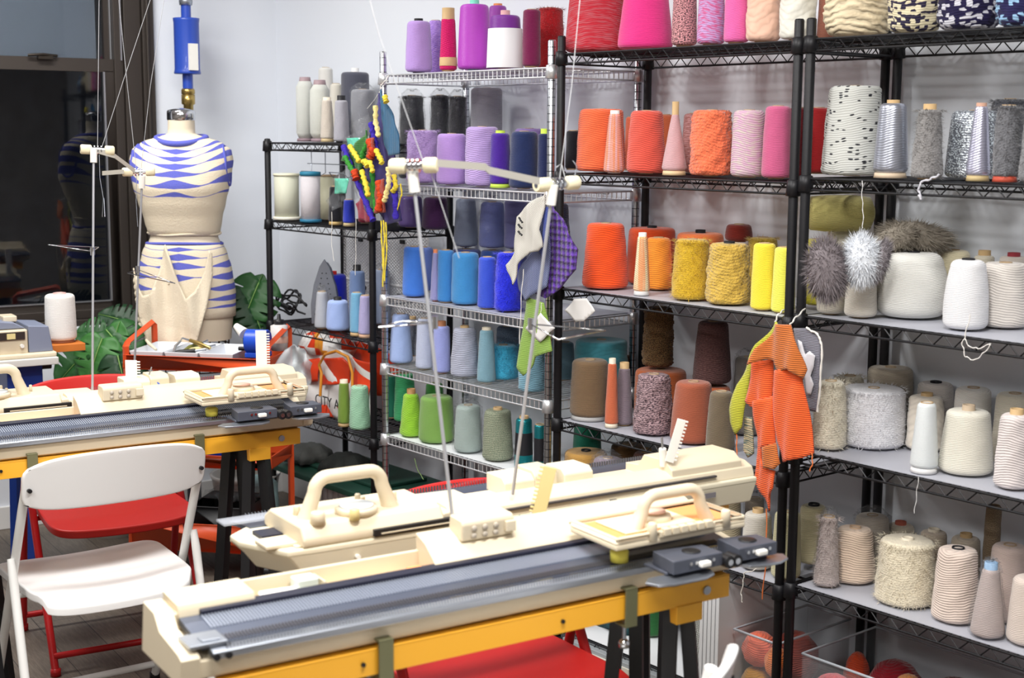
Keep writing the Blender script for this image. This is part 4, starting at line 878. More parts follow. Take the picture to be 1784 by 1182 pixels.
mast('steel yarn mast on the left machine, ivory knobs in front of the dark window', (-0.7224, -1.2304, 0.9022), (-0.7830, -1.1737, 1.6031), (-0.8123, -1.2010, 1.6368), (-0.7849, -1.1065, 1.6318),
     [(-0.7633, -1.1962, 1.3335), (-0.8408, -1.3001, 1.3522), (-0.8384, -1.1432, 1.3382)], [[(-0.7803, -1.1607, 1.6456), (-0.8001, -1.1435, 1.8242), (-0.8357, -1.1121, 2.1472)], [(-0.7714, -1.1502, 1.6457), (-0.7535, -1.0840, 1.8417), (-0.7232, -0.9777, 2.1484)]], bar=[(-0.7859, -1.1552, 1.6302), (-0.7820, -1.1066, 1.6164), (-0.7944, -1.0376, 1.5704)], drops=[[(-0.7740, -1.1591, 1.6202), (-0.7649, -1.1638, 1.5522), (-0.7513, -1.1612, 1.4927), (-0.7469, -1.1688, 1.4366), (-0.7414, -1.1622, 1.4367), (-0.7502, -1.1599, 1.4928)]])
mast('steel yarn mast behind the left machine, ivory knobs against the dress form shoulder', (-1.1099, -0.9193, 0.8437), (-1.0574, -0.8927, 1.5117), (-1.1039, -0.9376, 1.5578), (-1.0540, -0.8462, 1.5598),
     [(-1.0716, -0.9094, 1.2377), (-1.0547, -0.9538, 1.2302), (-1.0055, -0.8097, 1.1913)], [[(-1.0767, -0.9017, 1.5730), (-1.1258, -0.8998, 1.8372), (-1.1902, -0.8957, 2.1908)], [(-1.0658, -0.8887, 1.5731), (-1.0775, -0.8420, 1.8378), (-1.0827, -0.7672, 2.1919)]], bar=[(-1.1074, -1.0054, 1.5548), (-1.0815, -0.9418, 1.5603)], drops=[[(-1.0727, -0.9024, 1.5488), (-1.0640, -0.9113, 1.4650), (-1.0506, -0.9144, 1.3813)]])

# ================================================================ FOLDING CHAIRS
def folding_chair(label, cm, fm, loc, rz, bar_low=True):
    t = thing('folding_chair', label, 'chair', loc, rz); t.scale = (1.08, 1.04, 1.02)
    # seat: rounded plate with a rolled front lip; front is -y
    b = MB(); n = 24; m = 20; W2, D2 = .220, .218
    def pt(i, j, dz):
        a = -1+2*i/n; c = -1+2*j/m
        # superellipse outline, narrower at the back
        k = (abs(a)**6+abs(c)**6)**(1/6); s = max(abs(a), abs(c))/k if k > 0 else 1
        x = a*s*W2*(1-.07*(c+1)/2); y = c*s*D2
        z = .012*a*a-.012*max(0, -c-.55)*2+.010*max(0, c-.6)
        return (x, y, .45+z-.03*max(0, c-.8)*5*max(0, c-.8)*5+dz)
    top = [[pt(i, j, 0) for i in range(n+1)] for j in range(m+1)]; bot = [[pt(i, j, -.026) for i in range(n+1)] for j in range(m+1)]
    vs = [p for r in top for p in r]+[p for r in bot for p in r]; o = (n+1)*(m+1); fs = []
    for j in range(m):
        for i in range(n):
            q = j*(n+1)+i; fs.append((q, q+1, q+n+2, q+n+1)); fs.append((o+q, o+q+n+1, o+q+n+2, o+q+1))
    rim = [j for j in range(n+1)]+[k*(n+1)+n for k in range(1, m+1)]+[m*(n+1)+i for i in range(n-1, -1, -1)]+[k*(n+1) for k in range(m-1, 0, -1)]
    for a, c in zip(rim, rim[1:]+rim[:1]): fs.append((a, o+a, o+c, c))
    b.add(vs, fs, True); s = b.build('seat', cm, t, bevel=.006, bseg=3)
    # backrest: curved plate
    b = MB(); n, m = 26, 10
    def pb(i, j, off):
        a = -1+2*i/n; c = -1+2*j/m; k = (abs(a)**5+abs(c)**5)**(1/5) if (a or c) else 1
        s = min(1, max(abs(a), abs(c))/max(k, 1e-6)); x = a*s*.232; zc = c*s*.076
        y = .205+(zc+.076)*.22+.045*(1-a*a*s*s)*1.0+off
        return (x, y-.03, .768+zc*(1-.10*a*a)-.012*a*a*s*s)
    vs = [pb(i, j, -.008) for j in range(m+1) for i in range(n+1)]+[pb(i, j, .008) for j in range(m+1) for i in range(n+1)]; o = (n+1)*(m+1); fs = []
    for j in range(m):
        for i in range(n):
            q = j*(n+1)+i; fs.append((q, q+1, q+n+2, q+n+1)); fs.append((o+q, o+q+n+1, o+q+n+2, o+q+1))
    rim = [j for j in range(n+1)]+[k*(n+1)+n for k in range(1, m+1)]+[m*(n+1)+i for i in range(n-1, -1, -1)]+[k*(n+1) for k in range(m-1, 0, -1)]
    for a, c in zip(rim, rim[1:]+rim[:1]): fs.append((a, o+a, o+c, c))
    b.add(vs, fs, True); bk = b.build('backrest', cm, t, bevel=.005, bseg=3)
    for sx in (-1, 1):
        b = MB(); b.tube([(sx*.217, .198, .752), (sx*.217, .214, .752)], .0055, 10); b.build('screw', BLKP, bk)
    # main frame tubes run from the backrest down to the front feet, rear legs pivot under the seat
    for sx in (-1, 1):
        b = MB(); b.tube([(sx*.214, .176, .765), (sx*.222, .160, .70), (sx*.226, .035, .46), (sx*.226, -.225, .012)], .0115, 12); b.build('leg', fm, t)
        b = MB(); b.tube([(sx*.238, .085, .545), (sx*.238, .10, .50), (sx*.236, .225, .012)], [.009, .0115, .0115], 12); b.build('leg', fm, t)
        for yy, xx in ((-.225, .226), (.225, .236)):
            b = MB(); b.lathe([(0, 0), (.015, 0), (.015, .022), (0, .024)], 12, (sx*xx, yy, 0)); b.build('rubber_foot', BLKP if cm.name.startswith('white') else fm, t)
    b = MB(); b.tube([(-.226, -.205, .055), (.226, -.205, .055)], .0105, 10); b.build('stretcher', fm, t)
    b = MB(); b.tube([(-.236, .214, .055), (.236, .214, .055)], .0105, 10); b.build('stretcher', fm, t)
    b = MB(); b.tube([(-.226, .045, .428), (.226, .045, .428)], .008, 8); b.build('seat_bar', fm, t)
    return t
WC = mat('white_chair_plastic', (240, 240, 240), .38); WT = mat('white_tube', (228, 228, 226), .35); RC = mat('red_chair_plastic', (206, 40, 36), .42); RT = mat('red_tube', (190, 28, 32), .35)
def chair_at(label, cm, fm, u, v, facing_away, dz=0):
    x, y, _ = uv(u, v); return folding_chair(label, cm, fm, (x, y, 0), (radians(-97.5) if facing_away else radians(82.5))+dz)
chair_at('white folding chair at the left, seen from behind', WC, WT, -1.405, -.255, True, radians(2))
chair_at('red folding chair pushed under the left stand beyond the white chair', RC, RT, -1.17, -.90, False, radians(-3))
chair_at('red folding chair under the nearest stand, red seat at the bottom of the photo', RC, RT, -.83, 1.02, False, radians(0))
FE = Vector((1.7226, -1.1494, 0.8000)); CA = radians(-66); folding_chair('white folding chair at the bottom right corner, only backrest edge visible', WC, WT, (FE.x+.25*cos(CA)+.20*sin(CA), FE.y+.25*sin(CA)-.20*cos(CA), 0), CA)
# ================================================================ DRESS FORM AND ITS KNITS
LINEN = mat('linen', (226, 214, 190), .8, bump=.2, bscale=300)
FX, FY, _z = (-1.9469, -0.2958, 0.8506)
FZ = [1.7385, 1.6839, 1.6657, 1.6429, 1.6154, 1.5742, 1.5284, 1.4708, 1.4132, 1.3437, 1.2787, 1.2391, 1.2041, 1.1339, 1.0399, 0.9455, 0.8506]   # heights of the sections below
SEC = [(0, .052, .052, .0), (1, .053, .053, .0), (2, .092, .066, .0), (3, .153, .076, .0), (4, .189, .084, -.005), (5, .197, .10, -.012), (6, .191, .112, -.022), (7, .18, .118, -.028), (8, .165, .108, -.022), (9, .146, .094, -.010), (10, .134, .086, 0.), (11, .144, .092, 0.), (12, .159, .10, .0), (13, .177, .112, .004), (14, .189, .12, .008), (15, .187, .12, .008), (16, .179, .114, .006)]
def body_rings(mb, secs, off, seg=64, n=3):
    P = []
    for (a, b) in zip(secs, secs[1:]):
        for i in range(n):
            t = i/n; P.append([FZ[a[0]]+(FZ[b[0]]-FZ[a[0]])*t]+[a[k]+(b[k]-a[k])*(t*t*(3-2*t)) for k in (1, 2, 3)])
    e = secs[-1]; P.append([FZ[e[0]], e[1], e[2], e[3]])
    vs = []
    for z, rx, ry, oy in P:
        for k in range(seg):
            g = 2*pi*k/seg; c, s = cos(g), sin(g); e_ = .88
            vs.append(((rx+off)*math.copysign(abs(c)**e_, c), oy+(ry+off)*math.copysign(abs(s)**e_, s), z))
    fs = [(i*seg+k, (i+1)*seg+k, (i+1)*seg+(k+1) % seg, i*seg+(k+1) % seg) for i in range(len(P)-1) for k in range(seg)]
    mb.add(vs, fs, True); return vs[:seg], vs[-seg:]
form = thing('dress_form', 'linen dress form wearing a striped knit top and skirt, beside the window', 'dress form', (FX, FY, 0), .873)
mb = MB(); a, b = body_rings(mb, SEC, 0); mb.add(b, [tuple(range(len(b)))]); mb.build('torso', LINEN, form)
mb = MB(); mb.lathe([(.054, FZ[0]-.004), (.056, FZ[0]), (.056, FZ[0]+.03), (.052, FZ[0]+.036), (.02, FZ[0]+.044), (0, FZ[0]+.045)], 32); mb.build('neck_cap', CHROME, form)
mb = MB(); mb.tube([(0, 0, .05), (0, 0, FZ[16]+.02)], .016, 14); mb.build('pole', GUN, form)
mb = MB()
for k in range(5):
    g = 2*pi*k/5; mb.tube([(0, 0, .12), (.14*cos(g), .14*sin(g), .07), (.19*cos(g), .19*sin(g), .02)], .012, 8)
mb.build('base', BLKP, form)
mb = MB()
for k in range(22):
    g = 2*pi*k/22; mb.tube([(.172*cos(g), .108*sin(g), FZ[16]+.003), (.165*cos(g), .10*sin(g), FZ[16]-.13)], .0028, 5)
for zz in (.02, .075, .13): mb.tube([(.17*cos(2*pi*k/32), .105*sin(2*pi*k/32), FZ[16]-zz) for k in range(32)], .003, 5, closed=True)
mb.build('cage', mat('dark_cage', (60, 46, 36), .5, .4), form)
def stripe_mat(name, stripes, base=(228, 216, 192), blue=(94, 100, 190)):
    m = bpy.data.materials.new(name); m.use_nodes = True; nt = m.node_tree; b = nt.nodes['Principled BSDF']; L = nt.links.new
    tc = nt.nodes.new('ShaderNodeTexCoord'); s = nt.nodes.new('ShaderNodeSeparateXYZ'); L(tc.outputs['Object'], s.inputs[0])
    ax = math_node(nt, 'ABSOLUTE', s.outputs[0]); x2 = math_node(nt, 'MULTIPLY', ax, ax); acc = None
    nz = nt.nodes.new('ShaderNodeTexNoise'); nz.inputs['Scale'].default_value = 9; L(tc.outputs['Object'], nz.inputs['Vector'])
    wz = math_node(nt, 'MULTIPLY', math_node(nt, 'SUBTRACT', nz.outputs[0], .5), .012); Z = math_node(nt, 'ADD', s.outputs[2], wz)
    for z0, c, w, cw, sw, wv in stripes:   # centre height, curvature, half width, centre reach, side start, wave
        cen = math_node(nt, 'ADD', math_node(nt, 'MULTIPLY', x2, c), z0)
        if wv: cen = math_node(nt, 'ADD', cen, math_node(nt, 'MULTIPLY', math_node(nt, 'COSINE', math_node(nt, 'MULTIPLY', s.outputs[0], 32)), wv))
        hc = math_node(nt, 'SUBTRACT', 1, math_node(nt, 'DIVIDE', ax, cw)) if cw else 0
        hs = math_node(nt, 'MULTIPLY', math_node(nt, 'SUBTRACT', ax, sw), 14)
        h = math_node(nt, 'MULTIPLY', math_node(nt, 'MINIMUM', math_node(nt, 'MAXIMUM', math_node(nt, 'MAXIMUM', hc, hs), .12 if cw else 0), 1.), w)
        d = math_node(nt, 'LESS_THAN', math_node(nt, 'ABSOLUTE', math_node(nt, 'SUBTRACT', Z, cen)), h)
        acc = d if acc is None else math_node(nt, 'MAXIMUM', acc, d)
    mx = nt.nodes.new('ShaderNodeMix'); mx.data_type = 'RGBA'; L(acc, mx.inputs[0]); mx.inputs[6].default_value = lin(base); mx.inputs[7].default_value = lin(blue)
    L(mx.outputs[2], b.inputs['Base Color']); b.inputs['Roughness'].default_value = .9
    n2 = nt.nodes.new('ShaderNodeTexNoise'); n2.inputs['Scale'].default_value = 160; L(tc.outputs['Object'], n2.inputs['Vector'])
    bp = nt.nodes.new('ShaderNodeBump'); bp.inputs['Strength'].default_value = .5; bp.inputs['Distance'].default_value = .003
    L(math_node(nt, 'ADD', n2.outputs[0], math_node(nt, 'MULTIPLY', acc, -1.)), bp.inputs['Height']); L(bp.outputs[0], b.inputs['Normal'])
    return m
zt = lambda y: 0.8506+(590-y)*0.002330
top = thing('sleeveless_sweater', 'sleeveless cream knit sweater with wavy blue stripes on the dress form', 'sweater', (FX, FY, 0), .873)
sm = stripe_mat('top_stripes', [(zt(264), 1.9, .010, .07, .09, 0), (zt(276), 1.9, .011, .08, .10, 0), (zt(289), 1.5, .013, .10, .11, 0), (zt(303), 1.0, .015, .115, .12, .003), (zt(321), .7, .018, .12, .125, .006), (zt(338), .35, .010, .10, .15, .008)])
TS = [(1.75, 0, 0, 0)]
mb = MB()
SH = [(s[0], s[1], s[2], s[3]) for s in SEC[2:11]]
fr, bk = body_rings(mb, SH, .006); o = mb.build('knitted_body', sm, top); o.modifiers.new('s', 'SOLIDIFY').thickness = -.004
BL = mat('blue_knit', (94, 100, 192), .9, bump=.4, bscale=200)
mb = MB(); P = [(.098*cos(2*pi*k/48), -.008+.084*sin(2*pi*k/48), FZ[2]-.006+.013*sin(2*pi*k/48)+.005*cos(4*pi*k/48)) for k in range(48)]; mb.tube(P, .012, 8, closed=True); mb.build('neckline_band', BL, top)
for sx in (-1, 1):
    mb = MB(); P = []
    for k in range(30): g = 2*pi*k/30; zz_ = (FZ[3]+FZ[7])/2+(FZ[3]-FZ[7])*.46*sin(g); P.append((sx*(.192-.004*abs(cos(g))-.022*max(0, sin(g))**2), -.005+.05*cos(g)-.012, zz_))
    mb.tube(P, .0055, 8, closed=True); mb.build('armhole_band', BL, top)
mb = MB(); P = [(.146*cos(2*pi*k/60), .096*sin(2*pi*k/60), FZ[10]+.004+.003*sin(8*pi*k/60)) for k in range(60)]; mb.tube(P, .005, 6, closed=True); mb.build('hem', LINEN, top)
skirt = thing('knit_skirt', 'cream knit skirt with blue stripes and a draped front panel on the dress form', 'skirt', (FX, FY, 0), .873)
sk = stripe_mat('skirt_stripes', [(zt(431), .3, .009, .07, .3, .003), (zt(444), .2, .014, .10, .30, .004), (zt(459), .1, .016, .11, .12, .004), (zt(478), .1, .015, .07, .11, 0), (zt(498), .1, .013, 0, .10, 0), (zt(517), .1, .011, 0, .10, 0), (zt(531), .1, .006, 0, .10, 0)])
mb = MB(); body_rings(mb, SEC[11:16], .007); o = mb.build('knitted_body', sk, skirt); o.modifiers.new('s', 'SOLIDIFY').thickness = -.004
mb = MB(); P = [(.152*cos(2*pi*k/60), .10*sin(2*pi*k/60), FZ[11]+.008-.006*cos(2*pi*k/60)**2) for k in range(60)]; mb.tube(P, .006, 6, closed=True); mb.build('waistband', BL, skirt)
PP = [(-.178, .30), (-.165, .235), (-.14, .19), (-.105, .20), (-.075, .28), (-.045, .395), (-.02, .33), (.01, .235), (.035, .18), (.07, .21), (.105, .285), (.128, .375), (.14, .36), (.137, .27), (.115, .15), (.08, .03), (.055, -.055), (.0, -.06), (-.08, -.05), (-.125, -.03), (-.16, .10)]
z0 = zt(590)
mb = sheet([(x, -.118-.03*(1-(x/.18)**2)+.04*max(0, z-.15)*0, z0+z) for x, z in PP], fold=lambda a, zz: .012*sin(a*38+zz*9)+.006*sin(a*90), n=(0, -1, 0))
mb.build('draped_panel', mat('cream_knit', (230, 218, 194), .9, bump=.5, bscale=220), skirt, solid=.005)
mb = MB()
for k in range(9): mb.lathe([(0, -.02), (.014, -.012), (.016, 0), (.013, .012), (0, .02)], 12, (-.19+.002*k, -.03, z0+.24-.026*k))
mb.build('ruffle', mat('cream_knit', (230, 218, 194), .9), skirt)

# pipe with the blue filter hanging above the neck
BLE = mat('blue_enamel', (42, 76, 178), .35, coat=.3); BRS = mat('brass', (186, 160, 96), .3, .9)
px_, py_, _z = (-2.2945, -0.0848, 2.0030)
pipe = thing('water_filter', 'blue cylindrical filter on a vertical pipe behind the dress form neck', 'filter', (px_, py_, 0))
k = .0025; Zp = lambda y: 2.2547-(y)*0.002459
mb = MB(); mb.lathe([(0, Zp(131)), (.055, Zp(131)), (.057, Zp(129)), (.055, Zp(126)), (.0535, Zp(122)), (.0535, Zp(44)), (.055, Zp(40)), (.056, Zp(36)), (.03, Zp(35)), (0, Zp(34))], 40); mb.build('canister', BLE, pipe)
mb = MB(); mb.tube([(0, 0, Zp(36)), (0, 0, Zp(14))], .021, 18); mb.build('pipe', BLE, pipe)
mb = MB(); mb.tube([(0, 0, Zp(156)), (0, 0, Zp(130))], .022, 18); mb.build('pipe', BLE, pipe)
mb = MB(); mb.lathe([(.022, Zp(166)), (.03, Zp(165)), (.03, Zp(158)), (.026, Zp(156)), (.0, Zp(155))], 8); mb.lathe([(.0, Zp(198)), (.021, Zp(197)), (.021, Zp(184)), (.029, Zp(182)), (.029, Zp(166)), (0, Zp(165))], 12); mb.build('brass_fitting', BRS, pipe)
mb = MB(); mb.lathe([(0, Zp(14)), (.028, Zp(14)), (.030, Zp(8)), (.027, Zp(-10)), (.015, Zp(-12)), (0, Zp(-12))], 8); mb.tube([(0, 0, Zp(-12)), (0, 0, 2.99)], .016, 14); mb.build('steel_fitting', STEEL, pipe)
mb = MB(); mb.tube([(0, 0, .0), (0, 0, Zp(197))], .013, 12); mb.build('riser_pipe', STEEL, pipe)
mb = MB(); mb.box(.045, .062, -.02, .02, Zp(125), Zp(80)); mb.build('paper_label', WHT, pipe)

# ================================================================ ORANGE CART
C0 = Vector((-1.6868, -0.6940, 0.8550)); C1 = Vector((-1.2503, -0.3249, 0.8550)); cd = (C1-C0); CL = cd.length; ca = atan2(cd.y, cd.x)
ORG = mat('orange_enamel', (222, 84, 40), .4); 
cart = thing('utility_cart', 'orange metal cart with trays and tools in front of the dress form', 'cart', (C0.x, C0.y, 0), ca)
CD = .28
def cart_tray(z, h=.05, inner=True):
    b = MB(); tray(b, 0, CL, 0, CD, z, z+h, .004); return b
for z, nm in ((.80, 'top_tray'), (.43, 'middle_tray'), (.10, 'bottom_tray')): 
    cart_tray(z,   .055 if z > .7 else .11 if z < .2 else .05).build(nm, ORG, cart, bevel=.003)
for xx in (.008, CL-.008):
    b = MB(); b.tube([(xx, .010, .05), (xx, .010, .885), (xx, .03, .90), (xx, CD-.03, .945), (xx, CD-.010, .935), (xx, CD-.010, .05)], .013, 4); b.build('handle_frame', ORG, cart)
for xx in (.02, CL-.02):
    for yy in (.02, CD-.02):
        b = MB(); b.tube([(xx-.01, yy, .028), (xx+.01, yy, .028)], .027, 18); b.tube([(xx, yy, .05), (xx, yy, .1)], .01, 8); b.build('caster', BLKP, cart)
def on_cart(x, y, z): c, s = cos(ca), sin(ca); return (C0.x+c*x-s*y, C0.y+s*x+c*y, z)
WTR = mat('white_tray', (228, 232, 238), .4)
for i, nm in enumerate(('leftmost', 'middle', 'rightmost')):
    w = .135; t = thing('plastic_tray', 'white plastic tool tray on the orange cart, %s of three' % nm, 'tray', on_cart(.02+i*(w+.004), .012, .818), ca, 'white trays on the cart')
    b = MB(); zz = .05
    b.add([(.012, .012, 0), (w-.012, .012, 0), (w-.012, .24, 0), (.012, .24, 0), (0, 0, zz), (w, 0, zz), (w, .252, zz), (0, .252, zz), (.004, .004, zz), (w-.004, .004, zz), (w-.004, .248, zz), (.004, .248, zz), (.015, .015, .003), (w-.015, .015, .003), (w-.015, .237, .003), (.015, .237, .003)],
          [(3, 2, 1, 0), (0, 1, 5, 4), (1, 2, 6, 5), (2, 3, 7, 6), (3, 0, 4, 7), (4, 5, 9, 8), (5, 6, 10, 9), (6, 7, 11, 10), (7, 4, 8, 11), (8, 9, 13, 12), (9, 10, 14, 13), (10, 11, 15, 14), (11, 8, 12, 15), (12, 13, 14, 15)])
    b.build('tray_shell', WTR, t, bevel=.002)
tl = [('black handled pliers in the middle tray', BLKP, .012, .12, .20, .06), ('yellow handled cutter in the middle tray', YEL, .011, .11, .24, .09), ('olive handled tool in the middle tray', mat('olive', (110, 110, 50), .5), .010, .12, .22, .13), ('grey steel ruler across the middle tray', STEEL, .006, .14, .17, .11), ('beige cloth strip in the left tray', CREAM and MC2, .007, .12, .07, .10), ('tan wooden tool tip in the right of the middle tray', BRS, .009, .10, .26, .12)]
for k, (lb, m, r, ln, xx, yy) in enumerate(tl):
    t = thing('hand_tool', lb+' on the cart', 'tool', on_cart(xx, yy, .832+.006*k), ca+.3+k*.5); b = MB(); b.tube([(-ln/2, 0, .012), (0, .006, .026), (ln/2, 0, .034)], [r*.7, r, r*.8], 8); b.build('tool_grip', m, t)
    b = MB(); b.tube([(ln/2, 0, .034), (ln/2+.04, 0, .040)], r*.4, 6); b.build('tool_tip', STEEL, t)
# wool winder
wx = on_cart(CL-.13, .06, .801); win_ = thing('wool_winder', 'blue plastic wool winder clamped on the orange cart', 'wool winder', on_cart(CL-.055, .05, .855), ca)
BW = mat('winder_blue', (28, 78, 200), .35)
b = MB(); b.box(-.042, .042, -.03, .04, 0, .02); b.box(-.038, .038, -.022, .03, .02, .085); b.tube([(-.042, .0, .06), (.042, .0, .06)], .045, 20); b.build('winder_body', BW, win_, bevel=.004)
b = MB(); b.tube([(-.075, .0, .03), (-.042, .0, .03)], .008, 10); b.build('crank', BLKP, win_)
b = MB(); b.tube([(-.06, .02, .085), (-.10, .04, .11)], [.022, .012], 14); b.build('yarn_spindle', WHT, win_)
# bottle and box near the cart right end
t = thing('pump_bottle', 'small clear bottle with peach band and black pump behind the cart', 'bottle', on_cart(CL-.03, .22, .857)); 
mb = MB(); mb.lathe([(0, .0), (.032, 0), (.033, .05), (.033, .095), (.02, .10), (0, .10)], 24); mb.build('bottle_body', mat('frosted', (214, 210, 208), .3), t)
mb = MB(); mb.lathe([(.0335, .03), (.0335, .055), (.0338, .055), (.0338, .03)], 24); mb.build('peach_label', mat('peach_label', (224, 180, 160), .5), t)
mb = MB(); mb.lathe([(.014, .10), (.02, .102), (.02, .118), (.008, .12), (.006, .14), (0, .14)], 16); mb.build('pump_head', BLKP, t)
# things on the lower tiers
t = thing('storage_bag', 'crumpled blue plastic bag on the middle tier of the orange cart', 'bag', on_cart(.25, .02, .437), ca)
mb = MB(); mb.lathe([(0, 0), (.10, 0), (.115, .05), (.11, .14), (.09, .21), (.05, .235), (0, .23)], 40, (.10, .12, 0), disp=lambda g, z, r: r*.08*sin(4*g+z*30)+r*.03*sin(11*g-z*60)); mb.build('bag_body', mat('blue_film', (20, 50, 160), .3, bump=1, bscale=30), t)
t = thing('parts_crate', 'black open plastic crate on the bottom tier of the orange cart', 'crate', on_cart(.24, .015, .106), ca); b = MB(); tray(b, 0, .24, 0, .24, 0, .17, .006); b.build('crate_body', BLKP, t, bevel=.003)
t = thing('plastic_film_roll', 'crumpled clear film lying on the black crate', 'film', on_cart(.28, .06, .278), ca); mb = MB(); mb.lathe([(0, 0), (.06, 0), (.10, .01), (.09, .03), (.03, .04), (0, .03)], 30, (.1, .1, 0), ex=1.2, disp=lambda g, z, r: r*.2*sin(7*g+z*90)); mb.build('film', PLAST, t)

# shopping bag on the small rack's lowest shelf
BGW = mat('bag_white', (232, 230, 228), .45, bump=.5, bscale=14); BGO = mat('bag_orange', (222, 66, 30), .42, bump=.5, bscale=12); BGY = mat('bag_strap', (226, 150, 50), .5)
def lettering(txt, size, loc, rot, m, parent, name='lettering'):
    c = bpy.data.curves.new(name, 'FONT'); c.body = txt; c.size = size; c.extrude = .0006; o = bpy.data.objects.new('tmp_text', c); COL.objects.link(o)
    bpy.context.view_layer.update(); me = bpy.data.meshes.new_from_object(o.evaluated_get(bpy.context.evaluated_depsgraph_get())); bpy.data.objects.remove(o)
    o = bpy.data.objects.new(name, me); COL.objects.link(o); me.materials.clear(); me.materials.append(m); o.parent = parent; o.location = loc; o.rotation_euler = rot; return o
bag = thing('shopping_bag', 'orange and white grocery bag with black letters CITY A on the small corner rack', 'shopping bag', (-1.50, .10, .5455))
def bsheet(name, pts, m, off=0., amp=.012, solid=.003):
    o = Vector(bag.location); P = [Vector(p)-o+Vector((0, off, 0)) for p in pts]
    return sheet(P, fold=lambda a, z: amp*sin(a*26+z*9)+amp*.5*sin(z*45+a*14), n=(0, -1, 0)).build(name, m, bag, solid=solid)
bsheet('front_panel', [(-1.7861, 0.1000, 0.7807), (-1.6850, 0.1000, 0.8172), (-1.4877, 0.1000, 0.8411), (-1.3419, 0.1000, 0.8219), (-1.1821, 0.1000, 0.7926), (-1.1771, 0.1000, 0.5713), (-1.6479, 0.1000, 0.5326), (-1.7372, 0.1000, 0.5723), (-1.7705, 0.1000, 0.6899)], BGW)
bsheet('rear_panel', [(-1.7305, 0.1000, 0.8045), (-1.4663, 0.1000, 0.8483), (-1.1819, 0.1000, 0.8039), (-1.1839, 0.1000, 0.6567), (-1.6909, 0.1000, 0.6037)], BGO, .14)
for q in ([(-1.7011, 0.1000, 0.7236), (-1.6284, 0.1000, 0.7667), (-1.5622, 0.1000, 0.7800), (-1.5689, 0.1000, 0.6840), (-1.6624, 0.1000, 0.6612)], [(-1.5275, 0.1000, 0.7844), (-1.3917, 0.1000, 0.8041), (-1.3386, 0.1000, 0.7764), (-1.3564, 0.1000, 0.7046), (-1.5519, 0.1000, 0.6674)], [(-1.3135, 0.1000, 0.8164), (-1.1819, 0.1000, 0.8106), (-1.1836, 0.1000, 0.6748), (-1.3198, 0.1000, 0.6822)], [(-1.6918, 0.1000, 0.5720), (-1.4292, 0.1000, 0.6005), (-1.1843, 0.1000, 0.6248), (-1.1850, 0.1000, 0.5746), (-1.6389, 0.1000, 0.5341)]):
    bsheet('orange_print', q, BGO, -.007)
for q in ([(-1.5182, 0.0700, 0.6330), (-1.5073, 0.0700, 0.7289), (-1.5238, 0.0700, 0.7596), (-1.4481, 0.0500, 0.8134), (-1.3638, 0.0500, 0.8377), (-1.2975, 0.0600, 0.8223), (-1.2813, 0.0700, 0.7597), (-1.2829, 0.0700, 0.6680)],):
    b = MB(); b.tube([Vector(p)-Vector(bag.location) for p in q], .006, 6); b.build('handle', BGY, bag)
lp = Vector((-1.5663, 0.0750, 0.5942))-Vector(bag.location)
lettering('CITY A', .058, (lp.x, lp.y, lp.z), (pi/2, 0, radians(0)), BLKP, bag)
t = thing('shopping_bag', 'crumpled orange, yellow and white bag lying over the CITY A bag', 'shopping bag', (-1.60, .16, .84))
mb = MB(); mb.lathe([(0, -.06), (.10, -.05), (.125, -.02), (.10, .025), (.05, .05), (0, .045)], 44, ex=1.2, ey=.7, disp=lambda g, z, r: r*.14*sin(5*g+z*40)+r*.06*sin(11*g)); mb.build('bag_body', [BGO, BGW, BGY], t)
for p in t.children[0].data.polygons: p.material_index = (0, 1, 0, 2, 1)[int((atan2(p.center.y, p.center.x)+pi)*1.6+p.center.z*20) % 5]
t = thing('plastic_sheet', 'pale crumpled plastic sheet between the cart and the CITY A bag', 'plastic sheet', (-1.2601, -0.2240, 0.8153))
sheet([Vector(p)-Vector(t.location) for p in ((-1.2950, -0.2707, 0.7936), (-1.2851, -0.2402, 0.8750), (-1.2604, -0.2048, 0.9009), (-1.2298, -0.1712, 0.8884), (-1.2038, -0.1529, 0.8331), (-1.2105, -0.1804, 0.7474), (-1.2545, -0.2418, 0.7084))], fold=lambda a, z: .03*sin(a*50+z*30)+.01*sin(a*130-z*50), n=(.6, -.8, 0)).build('sheet_body', mat('pale_sheet', (206, 214, 218), .35, alpha=.5, bump=1, bscale=20), t, solid=.002)

# boxes under the small rack
t = thing('storage_box', 'white ribbed storage box with dark green lid under the small rack', 'storage box', (-1.55, .03, .0))
b = MB(); b.box(0, .50, .02, .30, .0, .30)
for k in range(12): b.box(.01+k*.04, .03+k*.04, .012, .02, .02, .28)
b.build('box_body', mat('box_white', (224, 226, 228), .45), t, bevel=.002)
b = MB(); b.box(-.19, .52, -.06, .32, .30, .325); b.box(-.1, .45, .03, .27, .325, .34); b.build('box_lid', mat('dark_green', (28, 66, 54), .45), t, bevel=.004)
for k, (xx, yy, c, lb) in enumerate(((-1.66, .10, (70, 72, 70), 'dark'), (-1.42, .12, (40, 44, 42), 'black'))):
    t = thing('folded_fabric', lb+' netting heap on the dark green lid', 'fabric', (xx, yy, .341)); mb = MB(); mb.lathe([(0, 0), (.10, 0), (.09, .03), (.05, .06), (0, .055)], 30, disp=lambda g, z, r: r*.15*sin(6*g+k)+r*.08*sin(13*g)); mb.build('heap', mat('net%d' % k, c, .8, bump=1), t)
t = thing('fabric_bag', 'light blue printed fabric bag beside the green lidded box', 'bag', (-1.70, -.10, 0))
mb = MB(); mb.lathe([(0, 0), (.09, 0), (.10, .05), (.095, .20), (.08, .27), (.04, .29), (0, .285)], 36, ex=1., ey=.6, disp=lambda g, z, r: r*.08*sin(4*g+z*40)); mb.build('bag_body', mat('pale_blue_print', (160, 200, 232), .7, mott=.5, mscale=16, bump=.6, bscale=20), t)

